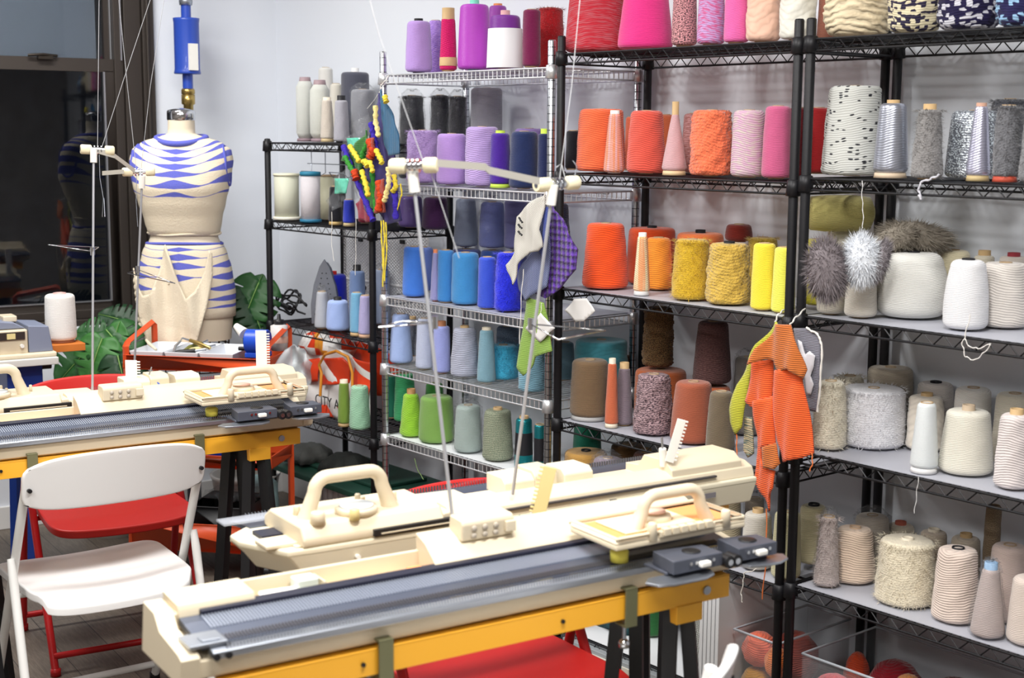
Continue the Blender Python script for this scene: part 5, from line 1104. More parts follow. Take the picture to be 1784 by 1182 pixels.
# ================================================================ FAR LEFT TABLE, MACHINE AND CONE
tx, ty, _ = (-1.7523, -0.9211, 0.8600)
tbl = thing('work_table', 'white work table with blue trestle legs at the left edge', 'table', (tx, ty, 0), AU)
b = MB(); b.box(-1.0, .0, -.02, .40, .835, .862); b.build('tabletop', mat('table_white', (214, 214, 210), .4), tbl, bevel=.003)
BLT = mat('trestle_blue', (28, 62, 150), .4)
for xx in (-.75, -.10):
    for s in (-1, 1):
        b = MB(); b.tube([(xx, .12 if s < 0 else .2, .83), (xx, .10 if s < 0 else .30, .50), (xx, .08 if s < 0 else .36, .0)], .022, 4); b.build('leg', BLT, tbl)
    b = MB(); b.box(xx-.065, xx+.065, .08, .24, .70, .83); b.build('trestle_head', BLT, tbl, bevel=.006)
    for s in (-1, 1): b = MB(); b.tube([(xx+s*.065, .10, .815), (xx+s*.10, .10, .815)], .014, 12); b.build('wing_knob', BLKP, tbl)
km = thing('knitting_machine', 'cream and grey machine end with round dial on the far left table', 'knitting machine', (tx, ty, .862), AU)
b = MB(); b.box(-.55, -.098, .02, .22, .015, .105); b.box(-.60, .0, .0, .26, 0, .018); b.build('machine_body', MC, km, bevel=.006)
b = MB(); b.prism([(-.096, 0.018), (-.008, .018), (-.022, .112), (-.096, .118)], .02, .22, 'y'); b.build('grey_end_box', mat('bluish_grey', (128, 136, 158), .45), km, bevel=.004)
b = MB(); b.box(-.5, -.11, .012, .021, .070, .098); d = b.build('dark_strip', mat('strip_brown', (54, 46, 44), .4), km); b = MB(); b.box(-.175, -.145, .008, .013, .074, .094); b.build('switch', YEL, d)
b = MB(); b.tube([(-.235, .010, .045), (-.235, .022, .045)], .03, 28); b.build('dial', mat('sage_dial', (140, 156, 140), .5), km)
b = MB(); b.tube([(-.122, .006, .046), (-.122, .022, .046)], .007, 14); b.build('knob', WHT, km)
b = MB(); b.prism([(-.55, .107), (-.10, .107), (-.14, .130), (-.23, .142), (-.55, .145)], .04, .20, 'y'); b.build('grey_lid', mat('bluish_grey', (128, 136, 158), .45), km, bevel=.004)
b = MB(); b.box(-.17, -.12, .08, .16, .128, .15); b.build('lid_block', MC, km, bevel=.004)
b = MB(); b.tube(handle_arch(-.50, -.20, .12, .14, .22, .012), .013, 12); b.build('handle', MC, km)
cx_, cy_, _ = (-1.8828, -0.8387, 0.8620)
t = thing('wood_block', 'orange brown wooden block under the white cone at the far left', 'block', (cx_, cy_, .862), AU); b = MB(); b.box(-.07, .065, -.05, .05, 0, .028); b.build('block', mat('orange_wood', (206, 120, 50), .5, mott=.2), t, bevel=.002)
b = MB(); b.box(-.07, .07, -.06, .06, -.025, -.002); 
t = thing('yarn_cone', 'large white yarn cone on a wooden block in front of the window', 'yarn', (cx_-.03, cy_+.0, .891)); 
mb = MB(); mb.lathe([(.02, .008)]+prof_for('cone', .058, .055, .008, .175, .02)[1:], 48); mb.build('wound_yarn', yarn_mat('smooth', (238, 236, 232)), t)
mb = MB(); mb.lathe([(.02, 0), (.052, 0), (.046, .008), (.02, .008)], 28); mb.build('cone_foot', mat('brown_foot', (150, 90, 60), .5), t)
mb = MB(); mb.lathe([(.022, .16), (.024, .188), (.018, .189), (.016, .16)], 24); mb.build('cone_tube', mat('pink_tube', (215, 175, 170), .5), t)

# ================================================================ MONSTERA PLANTS
LEAF = []
for nm, c in (('leaf_green', (40, 88, 42)), ('leaf_dark', (26, 62, 34)), ('leaf_bright', (58, 116, 52))):
    m = mat(nm, c, .5, bump=.3, bscale=30, mott=.25, mscale=14); LEAF.append(m)
def leaf_mesh(w, l, slits=4, holes=True):
    w *= 1.3
    """heart-shaped monstera leaf with deep side slits; tip at +y, stem at origin"""
    pts = []; N = 60
    for side in (1, -1):
        seq = []
        for i in range(N+1):
            t = i/N; y = -.16*l+1.16*l*t
            x = w*(sin(pi*min(1, t*.92+.06))**.6)*(1-.35*t)
            cut = 0
            for k in range(slits):
                c = .28+.15*k; d = abs(t-c)
                if d < .02: cut = max(cut, .62*(1-d/.02*.35))
            x *= (1-cut); seq.append((side*x, y))
        pts.append(seq)
    mb = MB()
    for side, seq in zip((1, -1), pts):
        vs = []; 
        for i, (x, y) in enumerate(seq):
            t = i/N; my = max(0, y); mz = -.18*l*(t-.35)**2*4*.4
            for j in range(5):
                f = j/4; xx = x*f; yy = my+(y-my)*f+.10*l*f*(1-t)*0
                vs.append((xx, yy+.08*l*f*f*(.6-t), mz-.10*abs(xx)/w*abs(xx)+.03*w*sin(t*22)*f))
        fs = [(i*5+j, i*5+j+1, (i+1)*5+j+1, (i+1)*5+j) for i in range(N) for j in range(4)]
        mb.add(vs, fs, True)
    return mb
def monstera(label, loc, leaves, pot=True):
    t = thing('monstera_plant', label, 'plant', loc)
    b = MB(); b.lathe([(0, 0), (.11, 0), (.14, .24), (.15, .26), (.135, .26), (.13, .22), (0, .22)], 36); b.build('pot', mat('white_pot', (214, 212, 206), .4), t)
    for k, (tip, base, w, roll, mi) in enumerate(leaves):
        B, T = Vector(base)-Vector(loc), Vector(tip)-Vector(loc); l = (T-B).length
        y = (T-B).normalized(); tocam = (Vector((3.267, -2.93, 1.694))-Vector(base)).normalized(); z = (tocam-y*tocam.dot(y)).normalized(); x = y.cross(z)
        Mx = Matrix((x, y, z)).transposed().to_4x4() @ Matrix.Rotation(roll, 4, 'Y'); Mx.translation = B
        lm = leaf_mesh(w, l*1.02); o = lm.build('leaf', LEAF[mi], t, solid=.001, recalc=False)
        vb = MB(); vb.tube([(0, l*q/8, -.18*l*((q/8+.138)/1.16-.35)**2*1.6+.002) for q in range(9)], [.003*(1-q/10) for q in range(9)], 6); vo = vb.build('midrib', mat('midrib_green', (120, 160, 84), .5), o); o.matrix_local = Mx
        b = MB(); b.tube([(0.02*cos(k*2), .02*sin(k*2), .22), (B.x*.45, B.y*.45, .22+(B.z-.22)*.65), B], [.007, .006, .004], 8); b.build('stem', LEAF[2], t)
monstera('monstera plant with large split leaves in front of the window sill', (-2.2629, -0.5022, 0), [
 ((-2.1299, -0.7861, 0.6921), (-2.0924, -0.6291, 0.8398), .10, .5, 0), ((-2.0438, -0.5500, 0.9319), (-2.0468, -0.5912, 0.7670), .075, -.5, 2), ((-1.9241, -0.5257, 0.7579), (-2.0695, -0.5885, 0.8973), .12, -.3, 0),
 ((-2.0015, -0.7095, 0.7019), (-2.0286, -0.6246, 0.8702), .09, .4, 2), ((-2.1977, -0.6672, 0.8778), (-2.1237, -0.5830, 0.8601), .075, .2, 0), ((-1.8374, -0.6064, 0.6408), (-1.9340, -0.6041, 0.8106), .09, .2, 1),
 ((-2.2897, -0.5268, 0.9399), (-2.1843, -0.4117, 0.8936), .07, .3, 1), ((-2.2133, -0.3582, 0.9348), (-2.2746, -0.4479, 0.8624), .05, .1, 1)])
monstera('monstera plant between the dress form and the small black rack', (-1.8988, -0.0672, 0), [
 ((-1.8595, -0.1088, 0.8682), (-1.8718, 0.0024, 1.0748), .11, .3, 0), ((-1.7852, -0.0253, 0.8455), (-1.9105, -0.0492, 1.0507), .09, -.3, 1), ((-1.9935, -0.0709, 1.0448), (-1.9148, -0.0096, 0.9021), .08, .5, 1), ((-1.8706, 0.0105, 1.1033), (-1.8917, -0.0485, 0.9560), .07, -.4, 0)])

# ================================================================ THINGS ON THE SMALL RACK
ir = thing('steam_iron', 'grey steam iron standing on its heel on the small black rack', 'iron', (-1.5535, .12, .919), radians(42))
SO = [(-.055, .0), (-.058, .08), (-.045, .16), (-.02, .235), (0, .265), (.02, .235), (.045, .16), (.058, .08), (.055, .0)]
b = MB(); b.prism([(x, z+.0) for x, z in SO], -.006, .004, 'y'); s = b.build('soleplate', mat('sole_grey', (140, 146, 158), .35, .6), ir, bevel=.002)
for k in range(14):
    pass
b = MB()
for zz in range(9):
    for sx in (-1, 1): w = .042*(1-zz/10); b.lathe([(0, 0), (.0025, .0), (.0025, .001), (0, .001)], 8, M=Matrix.Translation((sx*w, -.0062, .04+zz*.021)) @ Matrix.Rotation(pi/2, 4, 'X'))
b.build('steam_holes', BLKP, s)
b = MB(); b.prism([(x*.9, z*.94+.004) for x, z in SO], .004, .05, 'y'); b.build('iron_body', mat('iron_grey', (104, 110, 130), .4), ir, bevel=.008)
b = MB(); b.tube([(0, .045, .02), (0, .11, .03), (0, .12, .12), (0, .10, .19), (0, .045, .21)], .014, 12); b.build('handle', mat('iron_red', (140, 40, 50), .4), ir)
b = MB(); b.box(-.012, .012, .095, .125, .15, .19); b.build('steam_button', mat('yellow_button', (230, 200, 60), .4), ir)
cp = (-1.8274, 0.1200, 0.9693)
t = thing('power_cord', 'coiled black power cord left of the iron', 'cord', (cp[0], cp[1], .919))
P = []
for k in range(90): g = k/90*2*pi*4.; r = .06+.03*sin(g*.37); P.append((r*1.25*cos(g)-.0, .03*sin(g*.7), .064+.05*sin(g)*cos(g*.23)+.008*sin(k)))
P += [(.06, .0, .03), (.09, .02, .02)]
b = MB(); b.tube(P, .0045, 6); b.build('cord', BLKP, t)
b = MB(); b.tube([(-.03, -.03, .055), (.05, -.03, .045)], .011, 10); b.build('cable_tie', BLKP, t)
pg = thing('mesh_panel', 'white expanded metal panel leaning at the back of the small rack', 'mesh panel', (-1.765, .352, .918))
b = MB(); w, h = .60, .375; sp = .021; k = -int(h*1.6/sp)
while k*sp < w:
    for sgn in (1, -1):
        x0 = k*sp if sgn > 0 else k*sp+h*1.6
        z0_, z1_ = 0, h; x1 = x0+sgn*h*1.6
        # clip to the panel
        pts = []
        for tt in (0, 1):
            pass
        t0 = 0.; t1 = 1.; dx = x1-x0
        for bound, s in ((0, 1), (w, -1)):
            q = (bound-x0)/dx
            if s*dx > 0: t0 = max(t0, q)
            else: t1 = min(t1, q)
        if t1 > t0: b.tube([(x0+dx*t0, 0 if sgn > 0 else .001, h*t0), (x0+dx*t1, 0 if sgn > 0 else .001, h*t1)], .0021, 4, cap=False)
    k += 1
b.build('mesh', mat('white_wire', (226, 226, 228), .4), pg)
b = MB(); b.tube([(0, 0, 0), (w, 0, 0), (w, 0, h), (0, 0, h)], .005, 6, closed=True); b.tube([(0, 0, h*.42), (w, 0, h*.42)], .006, 6); b.build('panel_frame', mat('white_wire', (226, 226, 228), .4), pg)
for xx, zz in ((.14, .33), (.44, .34), (.16, .13), (.42, .12)):
    b = MB(); b.box(xx-.012, xx+.012, -.014, -.004, zz-.008, zz+.008); b.build('clip', BLKP, pg)
wh = thing('wire_hook_rack', 'thin wire hook rack hanging under the top shelf of the small rack', 'hook rack', (-1.72, .15, 1.614))
b = MB(); b.tube([(0, 0, -.05), (.50, 0, -.05)], .002, 5); b.tube([(.0, 0, .0), (.50, 0, .0)], .002, 5)
for k in range(5): xx = .03+k*.105; b.tube([(xx, 0, 0), (xx, 0, -.085), (xx, -.03, -.10), (xx, -.05, -.08)], .002, 5)
for a in (.03, .24): b.tube([(a, -.05, -.08), (a+.105, -.05, -.08)], .002, 5)
b.build('hook_wires', STEEL, wh)

# ================================================================ HANGING KNITTED SWATCHES
def knit(name, c, c2=None, style='rib', sc=130):
    key = ('knit', name)
    if key in _mats: return _mats[key]
    m = bpy.data.materials.new('knit_'+name); m.use_nodes = True; nt = m.node_tree; b = nt.nodes['Principled BSDF']; L = nt.links.new; _mats[key] = m
    tc = nt.nodes.new('ShaderNodeTexCoord'); s = nt.nodes.new('ShaderNodeSeparateXYZ'); L(tc.outputs['Object'], s.inputs[0])
    hx = math_node(nt, 'ADD', s.outputs[0], s.outputs[1])
    b.inputs['Roughness'].default_value = .9; b.inputs['Sheen Weight'].default_value = .3
    if style == 'rib': f = math_node(nt, 'SINE', math_node(nt, 'MULTIPLY', s.outputs[2], sc*6.28*2))
    elif style == 'bobble': f = math_node(nt, 'MULTIPLY', math_node(nt, 'SINE', math_node(nt, 'MULTIPLY', math_node(nt, 'ADD', hx, s.outputs[2]), 150)), math_node(nt, 'SINE', math_node(nt, 'MULTIPLY', math_node(nt, 'SUBTRACT', hx, s.outputs[2]), 150)))
    elif style == 'weave':
        f = math_node(nt, 'MULTIPLY', math_node(nt, 'SINE', math_node(nt, 'MULTIPLY', hx, 900)), math_node(nt, 'SINE', math_node(nt, 'MULTIPLY', s.outputs[2], 900)))
    else: f = math_node(nt, 'SINE', math_node(nt, 'MULTIPLY', hx, 1500))
    n = nt.nodes.new('ShaderNodeTexNoise'); n.inputs['Scale'].default_value = 190; L(tc.outputs['Object'], n.inputs['Vector'])
    hh = math_node(nt, 'ADD', f, n.outputs[0]); bp = nt.nodes.new('ShaderNodeBump'); bp.inputs['Strength'].default_value = .9; bp.inputs['Distance'].default_value = .006 if style == 'bobble' else (.0009 if style == 'rib' else .0022)
    L(hh, bp.inputs['Height']); L(bp.outputs[0], b.inputs['Normal'])
    mx = nt.nodes.new('ShaderNodeMix'); mx.data_type = 'RGBA'; mx.inputs[6].default_value = lin(c2 or [v*.8 for v in c]); mx.inputs[7].default_value = lin(c)
    L(math_node(nt, 'ADD', math_node(nt, 'MULTIPLY', f, .5), .5), mx.inputs[0]); L(mx.outputs[2], b.inputs['Base Color'])
    return m
def panel(root, name, pts, m, fold=(0.010, 30, 0), solid=.004, n=None, extra=None):
    o = Vector(root.location); P = [Vector(p)-o for p in pts]; A, k, k2 = fold
    f = (lambda a, z: A*sin(a*k+z*k2)+A*.4*sin(a*k*2.3-z*k2*1.7))
    return sheet(P, fold=f, n=n if n else (-.3, -.954, 0)).build(name, m, root, solid=solid)
def cords(root, name, paths, r, m, seg=7):
    o = Vector(root.location); 
    for p in paths:
        b = MB(); Q = [Vector(q)-o for q in p]; R_ = []
        for i in range(len(Q)-1):
            for k in range(6):
                t = k/6; R_.append(Q[i].lerp(Q[i+1], t)+Vector((sin(i*6+k)*.0015, 0, cos((i*6+k)*1.3)*.0015)))
        R_.append(Q[-1]); b.tube(R_, [r*(1+.28*sin(i*2.4)) for i in range(len(R_))], seg); b.build(name, m, root)
# purple, white and navy bundle on the chrome post
sw = thing('knitted_swatch_bundle', 'hanging white, blue and purple knit samples on the chrome post', 'knit swatches', (0.0158, -0.0860, 1.4972))
panel(sw, 'purple_swatch', [(0.0302, -0.0680, 1.4851), (0.1021, -0.0680, 1.4308), (0.1680, -0.0680, 1.3480), (0.1565, -0.0680, 1.2865), (0.0665, -0.0680, 1.2174), (0.0135, -0.0680, 1.1858), (-0.0275, -0.0680, 1.1999), (-0.0022, -0.0680, 1.3276), (0.0096, -0.0680, 1.4348)], knit('purple', (112, 66, 186), (52, 26, 104), 'bobble'), (.008, 25, 10), .006)
panel(sw, 'navy_swatch', [(0.0263, -0.0950, 1.4856), (0.0611, -0.0950, 1.4644), (0.0553, -0.0950, 1.3329), (0.0383, -0.0950, 1.2256), (-0.0235, -0.0950, 1.1841), (-0.0509, -0.0950, 1.1725), (-0.0791, -0.0950, 1.2061), (-0.0991, -0.0950, 1.2407), (-0.0524, -0.0950, 1.2896), (-0.0119, -0.0950, 1.3372), (0.0142, -0.0950, 1.4007)], knit('navy', (150, 165, 215), (28, 34, 92), 'weave'), (.008, 40, 10), .005)
panel(sw, 'blue_swatch', [(0.0496, -0.1130, 1.4801), (0.0787, -0.1130, 1.4710), (0.0751, -0.1130, 1.3701), (0.0521, -0.1130, 1.3160), (0.0305, -0.1130, 1.3321), (0.0508, -0.1130, 1.4035)], knit('blueS', (50, 90, 205), (24, 40, 130), 'weave'), (.004, 60, 0), .005)
panel(sw, 'white_swatch', [(0.0802, -0.1310, 1.5129), (0.0680, -0.1310, 1.4537), (0.0608, -0.1310, 1.4048), (0.0774, -0.1310, 1.3536), (0.0511, -0.1310, 1.3379), (0.0029, -0.1310, 1.3310), (-0.0375, -0.1310, 1.2891), (-0.0728, -0.1310, 1.2235), (-0.1043, -0.1310, 1.2840), (-0.0573, -0.1310, 1.3269), (-0.0497, -0.1310, 1.3896), (-0.0558, -0.1310, 1.4372), (-0.0124, -0.1310, 1.4674), (0.0408, -0.1310, 1.4993)], knit('white', (238, 236, 228), (214, 210, 200), 'weave'), (.006, 55, 25), .004)
panel(sw, 'green_swatch', [(-0.0533, -0.0860, 1.1879), (0.0288, -0.0860, 1.1742), (0.0574, -0.0860, 1.0663), (0.0687, -0.0860, 1.0282), (-0.0039, -0.0860, 1.0010), (-0.0668, -0.0860, 0.9322), (-0.0924, -0.0860, 0.9565), (-0.0877, -0.0860, 1.0309), (-0.0748, -0.0860, 1.1240)], knit('green', (150, 188, 84), (136, 174, 72), 'rib', 110), (.007, 45, 10), .004)
for z_ in range(3): cords(sw, 'black_stitch', [[(-0.0207, -0.1490, 1.4360), (-0.0043, -0.1490, 1.4228)], [(-0.0232, -0.1490, 1.4148), (-0.0068, -0.1490, 1.4051)], [(-0.0230, -0.1490, 1.3937), (-0.0065, -0.1490, 1.3841)]][z_:z_+1], .003, BLKP)
cords(sw, 'loose_yarn', [[(0.0030, -0.1490, 1.2790), (-0.0068, -0.1490, 1.1895), (-0.0133, -0.1490, 1.0456)], [(0.0854, -0.1490, 1.4895), (0.1056, -0.1490, 1.5279)]], .0012, WHT, 5)
# price-less card tags
for lb, pts, d in (('white diamond card tag in front of the green knit sample', [(942, 545), (967, 572), (940, 597), (916, 572)], 0), ('white eight sided card tag hanging in the dark behind the black post', [(1000, 521), (1022, 520), (1036, 542), (1018, 560), (1002, 561), (984, 541)], 1)):
    P = [(0.0268, -0.0980, 1.1445), (0.0942, -0.0980, 1.1036), (0.0228, -0.0980, 1.0507), (-0.0435, -0.0980, 1.0883)] if d == 0 else [(0.0930, -0.0200, 1.1881), (0.1500, -0.0200, 1.1953), (0.1866, -0.0200, 1.1601), (0.1413, -0.0200, 1.1236), (0.0997, -0.0200, 1.1173), (0.0515, -0.0200, 1.1482)]
    t = thing('card_tag', lb, 'tag', P[0]); panel(t, 'card', P, mat('card_white', (222, 220, 218), .6), (.002, 60, 20), .0012)
    if d == 0: cords(t, 'string', [[(0.0268, -0.0980, 1.1445), (0.0226, -0.0900, 1.1739)]], .0008, WHT, 5)
# multicoloured bundle
mc = thing('knitted_swatch_bundle', 'hanging multicoloured knit sample with yellow and orange cords, left of the chrome rack', 'knit swatches', (-0.7619, -0.1490, 1.8494))
NV = knit('violet', (62, 42, 160), (38, 26, 110), 'plain'); TQ = knit('turq', (30, 130, 180), (20, 90, 140), 'plain'); GRN = knit('grn', (60, 130, 50), (34, 90, 36), 'rib', 100); RED = knit('redk', (196, 66, 26), (150, 40, 20), 'weave'); YLW = mat('yellow_yarn', (236, 214, 70), .85, bump=1, bscale=150); CRY = mat('cream_yarn', (240, 222, 150), .85, bump=1, bscale=150)
panel(mc, 'violet_panel', [(-0.8083, -0.1220, 1.8276), (-0.7673, -0.1220, 1.7724), (-0.7273, -0.1220, 1.6553), (-0.6941, -0.1220, 1.5582), (-0.7085, -0.1220, 1.4695), (-0.6990, -0.1220, 1.3910), (-0.7577, -0.1220, 1.3740), (-0.7956, -0.1220, 1.4160), (-0.8302, -0.1220, 1.4747), (-0.8841, -0.1220, 1.4524), (-0.8671, -0.1220, 1.3823), (-0.9207, -0.1220, 1.4305), (-0.9742, -0.1220, 1.5306), (-1.0361, -0.1220, 1.6112), (-1.0392, -0.1220, 1.6480), (-0.9725, -0.1220, 1.6285), (-0.9007, -0.1220, 1.5529), (-0.8631, -0.1220, 1.6739), (-0.8511, -0.1220, 1.7731)], NV, (.010, 34, 12), .006)
panel(mc, 'turquoise_panel', [(-0.7421, -0.1580, 1.8392), (-0.6951, -0.1580, 1.7808), (-0.6557, -0.1580, 1.6848), (-0.6495, -0.1580, 1.6215), (-0.6900, -0.1580, 1.6131), (-0.7233, -0.1580, 1.6844), (-0.7566, -0.1580, 1.7814)], TQ, (.008, 80, 8), .005)
panel(mc, 'green_panel', [(-0.8611, -0.1400, 1.7036), (-0.8477, -0.1400, 1.6441), (-0.8848, -0.1400, 1.5536), (-0.8214, -0.1400, 1.4954), (-0.8047, -0.1400, 1.4162), (-0.8575, -0.1400, 1.4540), (-0.9065, -0.1400, 1.5530), (-1.0090, -0.1400, 1.5913), (-1.0010, -0.1400, 1.6159), (-0.9342, -0.1400, 1.6371)], GRN, (.008, 60, 20), .005)
panel(mc, 'orange_panel', [(-0.8146, -0.1670, 1.6701), (-0.7725, -0.1670, 1.6743), (-0.7626, -0.1670, 1.6315), (-0.7875, -0.1670, 1.5958), (-0.8226, -0.1670, 1.6050)], RED, (.006, 70, 40), .008)
panel(mc, 'orange_panel', [(-0.7640, -0.1670, 1.5216), (-0.7189, -0.1670, 1.5347), (-0.7057, -0.1670, 1.4902), (-0.7133, -0.1670, 1.4213), (-0.7619, -0.1670, 1.4151), (-0.7749, -0.1670, 1.4877)], RED, (.006, 70, 40), .008)
panel(mc, 'crimson_panel', [(-0.9545, -0.1040, 1.4593), (-0.9108, -0.1040, 1.4509), (-0.8576, -0.1040, 1.3821), (-0.9119, -0.1040, 1.3732), (-0.9705, -0.1040, 1.3825), (-0.9918, -0.1040, 1.4372)], knit('crim', (170, 36, 70), None, 'rib'), (.006, 50, 20), .005)
cords(mc, 'yellow_cord', [[(-0.9125, -0.1760, 1.6434), (-0.8804, -0.1760, 1.6179), (-0.8521, -0.1760, 1.5906)], [(-0.7364, -0.1850, 1.6319), (-0.7126, -0.1850, 1.6070), (-0.6992, -0.1850, 1.5879)], [(-0.8249, -0.1850, 1.5596), (-0.8007, -0.1850, 1.5168), (-0.7837, -0.1850, 1.4739)], [(-0.8066, -0.1850, 1.5955), (-0.7893, -0.1850, 1.5762)], [(-0.6831, -0.1850, 1.8126), (-0.6732, -0.1850, 1.7935)]], .009, YLW, 9)
cords(mc, 'cream_cord', [[(-0.7379, -0.1850, 1.7808), (-0.7352, -0.1850, 1.7229), (-0.7186, -0.1850, 1.6785)], [(-0.6525, -0.1940, 1.5755), (-0.6462, -0.1940, 1.5315), (-0.6636, -0.1940, 1.4826), (-0.6774, -0.1940, 1.4588)]], .0085, CRY, 9)
cords(mc, 'tassel', [[(-0.7335, -0.1580, 1.3905), (-0.7271, -0.1580, 1.3413), (-0.7312, -0.1580, 1.2815), (-0.7395, -0.1580, 1.1610)], [(-0.7474, -0.1580, 1.3897), (-0.7447, -0.1580, 1.3204), (-0.7354, -0.1580, 1.2214)], [(-0.7197, -0.1580, 1.3853), (-0.7137, -0.1580, 1.3026), (-0.7289, -0.1580, 1.1820)], [(-0.6580, -0.1580, 1.4237), (-0.6239, -0.1580, 1.4833), (-0.6303, -0.1580, 1.5217)]], .0028, YLW, 5)
cords(mc, 'hanging_loop', [[(-0.7622, -0.1490, 1.8262), (-0.7550, -0.1490, 1.8532), (-0.7275, -0.1490, 1.8679), (-0.7361, -0.1310, 1.8841)]], .002, WHT, 5)
cords(mc, 'violet_cord', [[(-0.9927, -0.1500, 1.6425), (-0.9494, -0.1500, 1.5824), (-0.9065, -0.1500, 1.5229), (-0.8570, -0.1500, 1.4582), (-0.8081, -0.1500, 1.3883)], [(-0.8177, -0.1500, 1.7233), (-0.7973, -0.1500, 1.6742), (-0.7839, -0.1500, 1.6311)], [(-0.6742, -0.1600, 1.5592), (-0.6614, -0.1600, 1.4820), (-0.6553, -0.1600, 1.4004)]], .010, mat('violet_yarn', (58, 40, 168), .85, bump=1, bscale=150), 9)
cords(mc, 'green_cord', [[(-0.9670, -0.1600, 1.6044), (-0.9308, -0.1600, 1.5688), (-0.9057, -0.1600, 1.5452)], [(-0.8251, -0.1600, 1.6543), (-0.8541, -0.1600, 1.6183), (-0.8688, -0.1600, 1.5901)], [(-0.8130, -0.1500, 1.5555), (-0.7999, -0.1500, 1.4765), (-0.7866, -0.1500, 1.4133)]], .009, mat('green_yarn', (52, 138, 48), .85, bump=1, bscale=150), 9)
cords(mc, 'orange_cord', [[(-0.8940, -0.1700, 1.5577), (-0.8800, -0.1700, 1.5300)], [(-0.7997, -0.1700, 1.6643), (-0.7756, -0.1700, 1.6313), (-0.7935, -0.1700, 1.6035)], [(-0.7422, -0.1700, 1.5262), (-0.7290, -0.1700, 1.4796), (-0.7435, -0.1700, 1.4239)]], .013, mat('orange_red_yarn', (204, 66, 24), .85, bump=1, bscale=150), 9)
cords(mc, 'yellow_cord', [[(-0.8247, -0.1800, 1.5912), (-0.7790, -0.1800, 1.5882), (-0.7620, -0.1800, 1.5572)], [(-0.6533, -0.1700, 1.5502), (-0.6402, -0.1700, 1.5120), (-0.6606, -0.1700, 1.4919)]], .0085, YLW, 9)
t = thing('plastic_swatch_bag', 'clear bag with iridescent squares hanging beside the multicoloured knit', 'plastic bag', (-0.9859, -0.0500, 1.7753))
panel(t, 'bag_sheet', [(-0.9859, -0.0500, 1.7753), (-0.9578, -0.0500, 1.6938), (-1.0073, -0.0500, 1.5700), (-1.0464, -0.0500, 1.4544), (-1.1421, -0.0500, 1.4357), (-1.2211, -0.0500, 1.3980), (-1.2481, -0.0500, 1.4356), (-1.2110, -0.0500, 1.5014), (-1.1473, -0.0500, 1.5669), (-1.1261, -0.0500, 1.6722)], PLAST, (.012, 50, 30), .001)
IRI = mat('iridescent_green', (120, 218, 190), .2, .3, bump=.8, bscale=40)
panel(t, 'iridescent_square', [(-1.1787, -0.0680, 1.5218), (-1.0937, -0.0680, 1.5243), (-1.0947, -0.0680, 1.4697), (-1.1838, -0.0680, 1.4643)], IRI, (.004, 60, 50), .002)
panel(t, 'iridescent_square', [(-1.0949, -0.0680, 1.6703), (-1.0160, -0.0680, 1.6729), (-0.9830, -0.0680, 1.6527), (-1.0881, -0.0680, 1.6267)], IRI, (.004, 60, 50), .002)
cords(t, 'hanging_string', [[(-0.9859, -0.0500, 1.7753), (-0.7783, -0.1040, 1.8704)], [(-0.9852, -0.1040, 1.3859), (-0.9870, -0.1040, 1.2820), (-0.9924, -0.1040, 1.1772)], [(-1.1449, -0.1040, 1.3990), (-1.1476, -0.1040, 1.2714), (-1.1331, -0.1040, 1.2191)]], .0011, WHT, 5)
# orange garment bundle on the black posts
og = thing('knitted_swatch_bundle', 'hanging orange ribbed knit bundle with yellow strip on the black posts', 'knit swatches', (1.0343, -0.1550, 1.2303))
OR1 = knit('orange', (250, 98, 28), (226, 82, 22), 'rib', 95); OR2 = knit('rust', (208, 112, 40), (180, 94, 32), 'rib', 95); OLV = knit('lime', (196, 196, 50), (176, 176, 42), 'rib', 110)
panel(og, 'rust_collar', [(1.0046, -0.1630, 1.2205), (1.0556, -0.1630, 1.2246), (1.0793, -0.1630, 1.1781), (1.1036, -0.1630, 1.1162), (1.0975, -0.1630, 1.0936), (1.0570, -0.1630, 1.1143), (1.0099, -0.1630, 1.0991), (0.9958, -0.1630, 1.1239), (0.9676, -0.1630, 1.1261), (0.9265, -0.1630, 1.1059), (0.9438, -0.1630, 1.1499), (0.9834, -0.1630, 1.1961)], OR2, (.010, 45, 10), .005)
panel(og, 'orange_front', [(0.9930, -0.1470, 1.0982), (1.0440, -0.1470, 1.1139), (1.0811, -0.1470, 1.0969), (1.0948, -0.1470, 1.0332), (1.1223, -0.1470, 0.9059), (1.0943, -0.1470, 0.8890), (1.0257, -0.1470, 0.8643), (1.0048, -0.1470, 0.9146), (0.9903, -0.1470, 0.9873), (0.9821, -0.1470, 1.0460)], OR1, (.010, 40, 6), .005)
panel(og, 'orange_sleeve', [(0.9031, -0.1310, 1.1056), (0.9693, -0.1310, 1.1232), (0.9733, -0.1310, 1.0729), (0.9722, -0.1310, 1.0126), (0.9477, -0.1310, 0.9603), (0.9246, -0.1310, 0.9596), (0.9121, -0.1310, 0.9806), (0.8801, -0.1310, 0.9986), (0.8896, -0.1310, 1.0536)], OR1, (.008, 60, 14), .005)
panel(og, 'orange_tail', [(0.9179, -0.1390, 1.0053), (0.9856, -0.1390, 1.0306), (0.9986, -0.1390, 0.9049), (0.9574, -0.1390, 0.8900), (0.9511, -0.1390, 0.8583), (0.9826, -0.1390, 0.8368), (1.0090, -0.1390, 0.8388), (1.0073, -0.1390, 0.7929), (0.9821, -0.1390, 0.7603), (0.9742, -0.1390, 0.7218), (0.9593, -0.1390, 0.7556), (0.9190, -0.1390, 0.7906), (0.9242, -0.1390, 0.8534), (0.9332, -0.1390, 0.9163)], OR1, (.010, 50, 12), .005)
panel(og, 'rust_pocket', [(0.9669, -0.1550, 0.8939), (1.0114, -0.1550, 0.9139), (1.0286, -0.1550, 0.8630), (1.0144, -0.1550, 0.8453), (0.9730, -0.1550, 0.8404)], OR2, (.005, 60, 14), .004)
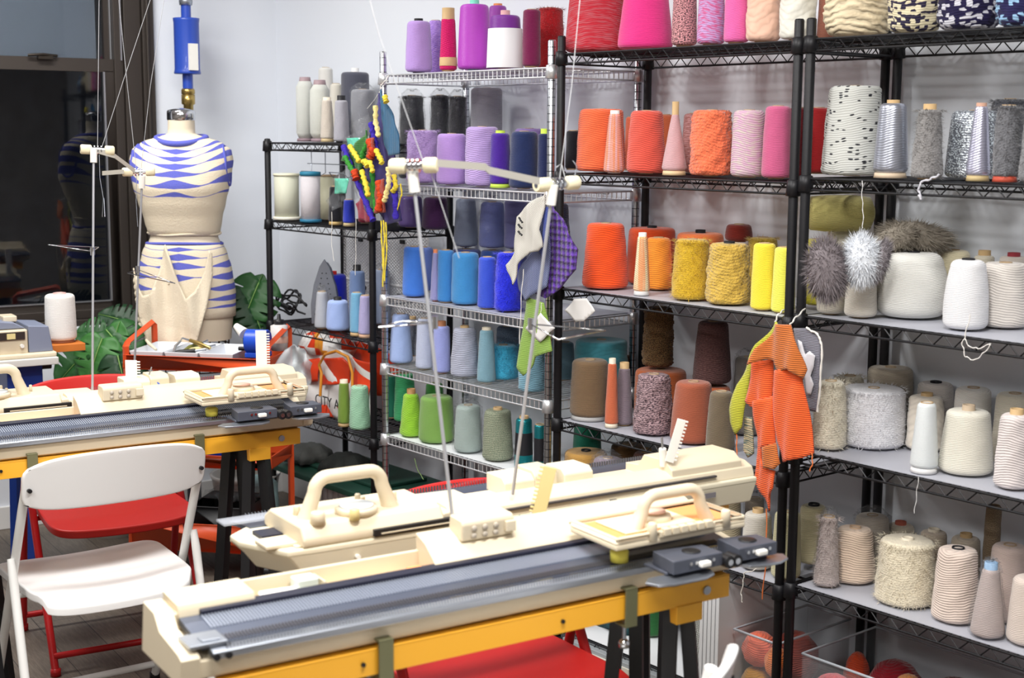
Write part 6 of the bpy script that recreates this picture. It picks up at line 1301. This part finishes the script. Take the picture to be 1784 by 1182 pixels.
panel(og, 'lime_strip', [(0.9650, -0.1150, 1.2197), (0.9767, -0.1150, 1.2090), (0.9355, -0.1150, 1.1565), (0.9046, -0.1150, 1.1148), (0.8796, -0.1150, 1.0581), (0.8674, -0.1150, 0.9716), (0.8653, -0.1150, 0.9247), (0.8423, -0.1150, 0.9005), (0.8269, -0.1150, 0.9339), (0.8197, -0.1150, 0.9641), (0.8409, -0.1150, 1.0372), (0.8742, -0.1150, 1.0956), (0.9069, -0.1150, 1.1530), (0.9434, -0.1150, 1.1949)], OLV, (.006, 50, 20), .005)
panel(og, 'speckled_swatch', [(0.8583, -0.0990, 0.9526), (0.8860, -0.0990, 0.9524), (0.8939, -0.0990, 0.8575), (0.8669, -0.0990, 0.8400), (0.8542, -0.0990, 0.8581)], yarn_mat('speckle', (210, 190, 150), (30, 90, 100)), (.004, 60, 20), .005)
cords(og, 'hanging_string', [[(1.0484, -0.1630, 1.2238), (1.0309, -0.1150, 1.2384), (0.9942, -0.0350, 1.2493)], [(0.9614, -0.1150, 1.2163), (0.9717, -0.1150, 1.2382), (0.9250, -0.0350, 1.2393)]], .002, WHT, 6)
cords(og, 'loose_yarn', [[(0.8442, -0.1150, 0.9024), (0.8480, -0.1150, 0.8593), (0.8456, -0.1150, 0.8164)], [(0.9739, -0.1390, 0.7279), (0.9805, -0.1390, 0.6182), (0.9708, -0.1390, 0.4832)], [(1.1249, -0.1550, 0.9075), (1.1296, -0.1550, 0.8849), (1.1218, -0.1550, 0.8599)]], .0016, mat('orange_strand', (226, 120, 60), .8), 5)
gs = thing('knitted_swatch', 'grey swatch with white squiggle hanging behind the orange bundle', 'knit swatch', (1.0001, -0.0350, 1.2020))
panel(gs, 'swatch', [(0.9593, -0.0350, 1.1944), (1.0003, -0.0350, 1.1990), (1.0358, -0.0350, 1.1880), (1.0516, -0.0350, 1.1631), (1.0523, -0.0350, 1.0735), (1.0455, -0.0350, 0.9852), (1.0160, -0.0350, 0.9836), (0.9883, -0.0350, 1.0950)], knit('greyk', (140, 140, 152), (120, 120, 134), 'rib', 120), (.004, 30, 10), .003)
panel(gs, 'white_motif', [(0.9833, -0.0470, 1.1680), (0.9984, -0.0470, 1.1638), (1.0110, -0.0470, 1.1323), (1.0253, -0.0470, 1.1431), (1.0423, -0.0470, 1.1333), (1.0382, -0.0470, 1.1029), (1.0283, -0.0470, 1.0790), (1.0404, -0.0470, 1.0582), (1.0307, -0.0470, 1.0297), (1.0159, -0.0470, 1.0275), (1.0103, -0.0470, 1.0690), (0.9967, -0.0470, 1.1200)], mat('motif_white', (216, 216, 222), .85), (.003, 30, 10), .002)
cords(gs, 'white_edging', [[(1.0065, -0.0430, 1.2004), (1.0420, -0.0430, 1.1894), (1.0577, -0.0430, 1.1646), (1.0584, -0.0430, 1.0753), (1.0516, -0.0430, 0.9872)]], .003, WHT, 6)
# fur scarf over the cream cones
fur = thing('fur_scarf', 'grey and white faux fur scarf draped over the cream cones, right black rack', 'fur scarf', (1.0444, 0.0488, 1.4092))
def fur_blob(name, cen, rx, rz, ry, c, ang=0, n=2600):
    o = Vector(fur.location); C = Vector(cen)-o; b = MB(); right = _rt.copy(); upv = Vector((0, 0, 1)); fwd = Vector((_fw.x, _fw.y, 0)).normalized()
    def S(d): x, y, z = d; xx = x*rx; zz = z*rz; return C+right*(xx*cos(ang)-zz*sin(ang))+upv*(xx*sin(ang)+zz*cos(ang))+fwd*(y*ry)
    vs = []; seg, rg = 24, 12
    for i in range(1, rg):
        for k in range(seg): a = pi*i/rg; g = 2*pi*k/seg; vs.append(S((sin(a)*cos(g), sin(a)*sin(g), cos(a))))
    t0, b0 = S((0, 0, 1)), S((0, 0, -1)); m_ = len(vs)
    fs = [(i*seg+k, i*seg+(k+1) % seg, (i+1)*seg+(k+1) % seg, (i+1)*seg+k) for i in range(rg-2) for k in range(seg)]
    fs += [(m_, (k+1) % seg, k) for k in range(seg)]+[(m_+1, (rg-2)*seg+k, (rg-2)*seg+(k+1) % seg) for k in range(seg)]
    b.add(vs+[t0, b0], fs, True)
    for _ in range(n):
        d = Vector((R.gauss(0, 1), R.gauss(0, 1), R.gauss(0, 1))).normalized(); p = S(d*.98); q = S(d*(1+R.uniform(.15, .45)))+Vector((R.uniform(-.008, .008), R.uniform(-.008, .008), R.uniform(-.012, .004)))
        s = Vector((R.uniform(-1, 1), R.uniform(-1, 1), R.uniform(-.5, .5))).normalized()*.0013; b.add([p-s, p+s, q], [(0, 1, 2)], False)
    b.build(name, mat('fur_%d' % c[0], c, .9), fur, recalc=False)
fur_blob('grey_patch', (1.0971, -0.0880, 1.3617), .048, .072, .03, (128, 120, 124), .15)
fur_blob('white_patch', (1.1493, -0.0198, 1.3878), .044, .058, .028, (226, 230, 236))
fur_blob('grey_patch', (1.1732, 0.0234, 1.3830), .022, .05, .03, (138, 132, 136), -.3, 1400)
fur_blob('grey_brown_patch', (1.1368, 0.2276, 1.4340), .088, .036, .05, (150, 142, 130), -.12, 3000)
fur_blob('grey_patch', (1.1274, 0.1530, 1.4321), .055, .03, .03, (150, 148, 152), .3, 1600)
t = thing('yarn_package', 'yellow green wrapped yarn package lying above the left cones, right black rack', 'yarn package', (0.8905, 0.2318, 1.4300))
o_ = Vector(t.location); e = (_rt-Vector((0, 0, _rt.z))).normalized(); b = MB()
b.tube([e*(-.088), e*(-.08), e*(-.04), e*.04, e*.08, e*.092], [.02, .046, .05, .05, .045, .02], 24); ob = b.build('wound_yarn', yarn_mat('smooth', (186, 176, 108)), t); ob.location = (0, 0, .052)

# loose yarn ends hanging from the right racks
def strand(label, pts, r, c, mn='strand'):
    t = thing('loose_yarn_end', label, 'yarn end', pts[0]); cords(t, mn, [pts], r, mat('strand_%d_%d' % (c[0], c[2]), c, .8), 5)
strand('white yarn loop hanging from the third shelf of the right rack', [(1.4545, -0.0080, 1.2798), (1.4454, -0.0080, 1.2284), (1.4376, -0.0080, 1.2070), (1.4485, -0.0080, 1.1781), (1.4717, -0.0080, 1.1715), (1.4974, -0.0080, 1.1939), (1.5151, -0.0080, 1.2190), (1.4819, -0.0080, 1.2014), (1.4561, -0.0080, 1.2037), (1.4428, -0.0080, 1.2213)], .0014, (225, 222, 218))
strand('silver tinsel end hanging from the second shelf of the right rack', [(1.3522, -0.0080, 1.6023), (1.3308, -0.0080, 1.5922), (1.3028, -0.0080, 1.5832), (1.2976, -0.0080, 1.5638), (1.3085, -0.0080, 1.5396), (1.2982, -0.0080, 1.5529)], .0028, (196, 196, 205))
strand('thin white thread hanging below the black flecked cone', [(1.1341, -0.0080, 1.5808), (1.1362, -0.0080, 1.5396), (1.1415, -0.0080, 1.5042), (1.1419, -0.0080, 1.4642)], .0010, (220, 220, 220))
strand('thin white thread hanging below the shiny white cone', [(1.3374, -0.0080, 0.8646), (1.3350, -0.0080, 0.8207), (1.3312, -0.0080, 0.7719)], .0010, (220, 220, 220))
strand('white crinkled yarn end hanging below the middle rack fifth shelf', [(0.8392, -0.0080, 0.5073), (0.7948, -0.0080, 0.4829), (0.7937, -0.0080, 0.4578), (0.7868, -0.0080, 0.4227), (0.7919, -0.0080, 0.3991)], .0016, (225, 222, 214))
strand('green yarn end hanging from the fifth shelf of the chrome rack', [(-0.7632, -0.0080, 0.5219), (-0.7423, -0.0080, 0.4833), (-0.7075, -0.0080, 0.4561)], .0014, (120, 150, 90))

# ================================================================ BOTTOM SHELF THINGS
CLR = mat('clear_bin', (205, 210, 215), .08, alpha=.08, spec=.8)
def clear_bin(label, x0, x1, y0, y1, z0, z1, hd=True):
    t = thing('clear_bin', label, 'bin', (x0, y0, z0)); w, d, h = x1-x0, y1-y0, z1-z0
    b = MB(); tray(b, 0, w, 0, d, 0, h, .003); b.build('bin_shell', CLR, t)
    b = MB(); b.tube([(0, 0, h), (w, 0, h), (w, d, h), (0, d, h)], .004, 6, closed=True); b.build('bin_rim', mat('rim_clear', (205, 212, 220), .15, alpha=.7), t)
    if hd: b = MB(); b.tube([(w*.3, -.004, h-.03), (w*.3, -.02, h-.06), (w*.5, -.025, h-.07), (w*.7, -.02, h-.06), (w*.7, -.004, h-.03)], .004, 6); b.build('bin_handle', mat('rim_clear', (205, 212, 220), .15, alpha=.7), t)
clear_bin('clear plastic bin of salmon and gold yarn left of the black posts', .742, .898, .02, .35, .1065, .30, False)
clear_bin('clear plastic bin of pink and red yarn at the bottom right', .985, 1.60, .02, .35, .1065, .30)
def skein(label, x, y, z, r, c, h=.7, style='rope'):
    t = thing('yarn_ball', label, 'yarn ball', (x, y, z), R.random()*6, 'yarn balls in the clear bins'); P = [(0, 0)]+[(r*sin(pi*k/14), r*h*(1-cos(pi*k/14))) for k in range(1, 14)]+[(0, 2*r*h)]
    mb = MB(); s = R.random()*9; mb.lathe(P, 32, disp=lambda g, zz, q: q*.06*sin(5*g+zz*90+s)+q*.04*sin(9*g-zz*60)); mb.build('wound_yarn', yarn_mat(style, c), t)
skein('salmon yarn ball at the front top of the left bin', .790, .078, .190, .049, (244, 118, 88), 1.05); skein('orange yarn ball beside the salmon one in the left bin', .866, .060, .182, .033, (236, 124, 36), 1.4); skein('gold yarn ball at the bottom front of the left bin', .788, .075, .112, .045, (196, 140, 40), .85); skein('dark gold yarn ball at the bottom of the left bin by the post', .861, .060, .112, .034, (206, 130, 36), 1.0)
skein('dusty coral yarn ball at the back of the left bin', .82, .20, .112, .068, (190, 90, 76), 1.2)
skein('rose pink yarn ball at the front left of the right bin', 1.045, .085, .112, .060, (232, 110, 118), 1.1); skein('raspberry yarn ball beside the rose one', 1.17, .085, .112, .062, (214, 60, 110), 1.0)
skein('deep red yarn ball in the middle of the right bin', 1.14, .23, .112, .075, (150, 26, 40), 1.1); skein('bright red yarn ball at the right of the bin', 1.31, .10, .112, .068, (206, 24, 30), .95); skein('dark berry yarn ball behind the bright red one', 1.31, .255, .112, .070, (96, 30, 40), 1.15); skein('crimson yarn ball at the far right of the bin', 1.455, .12, .112, .07, (170, 24, 44), 1.0)
skein('red orange yarn ball at the back left of the right bin', 1.025, .215, .112, .036, (206, 76, 40), 2.2); skein('coral and gold yarn ball lying on the raspberry one', 1.235, .15, .238, .03, (214, 140, 80), .8); skein('dull red yarn ball at the back right corner of the bin', 1.46, .26, .112, .06, (120, 40, 44), 1.3)
t = thing('white_board_stack', 'stack of white ribbed boards standing left of the salmon yarn bin', 'boards', (.655, .0, .107)); b = MB()
for k in range(5): b.box(k*.015, k*.015+.012, -.03, .30, 0, .33)
b.build('boards', mat('box_white', (224, 226, 228), .45), t, bevel=.001)
t = thing('magazine_stack', 'grey striped magazines leaning behind the stand leg on the bottom shelf', 'magazines', (.50, .10, .107)); b = MB()
for k in range(6): b.prism([(k*.006, 0), (k*.006+.004, 0), (k*.006+.035, .21), (k*.006+.031, .21)], 0, .16, 'y')
b.build('magazines', yarn_mat('stripe', (190, 192, 186), (120, 124, 122)), t)
t = thing('drawer_box', 'silver drawer box with white front below the bottom shelf', 'drawer box', (.06, -.02, 0)); b = MB(); b.box(0, .5, 0, .3, .0, .088); b.build('box_body', mat('drawer_grey', (150, 156, 160), .4), t, bevel=.002)
b = MB(); b.box(.02, .48, -.006, 0, .015, .075); f = b.build('drawer_front', mat('drawer_cream', (206, 202, 190), .4), t, bevel=.001); b = MB(); b.box(.2, .3, -.012, -.006, .045, .055); b.build('drawer_handle', BRS, f)
t = thing('fabric_pile', 'dark teal fabric pile on the bottom shelf of the middle rack', 'fabric', (.14, .20, .107)); mb = MB(); mb.lathe([(0, 0), (.10, 0), (.115, .03), (.08, .06), (0, .07)], 32, ex=1.1, disp=lambda g, z, r: r*.1*sin(5*g+z*50)); mb.build('pile', mat('teal_fabric', (20, 66, 72), .8, bump=.6), t)
t = thing('fabric_pile', 'red fabric heap on the floor under the chrome rack', 'fabric', (-.78, .08, .0)); mb = MB(); mb.lathe([(0, 0), (.2, 0), (.22, .1), (.17, .22), (.08, .30), (0, .31)], 32, ex=1.2, ey=.7, disp=lambda g, z, r: r*.1*sin(5*g+z*20)); mb.build('pile', mat('dark_red_fabric', (120, 24, 26), .8, bump=.6), t)
t = thing('storage_box', 'grey storage box under the chrome rack right of the red heap', 'storage box', (-.50, .02, .0)); b = MB(); b.box(0, .42, 0, .33, 0, .40); b.build('box_body', mat('grey_box', (140, 142, 150), .6), t, bevel=.006); b = MB(); b.box(-.01, .43, -.01, .34, .40, .42); b.build('box_lid', mat('grey_lid', (120, 122, 130), .5), t, bevel=.003)
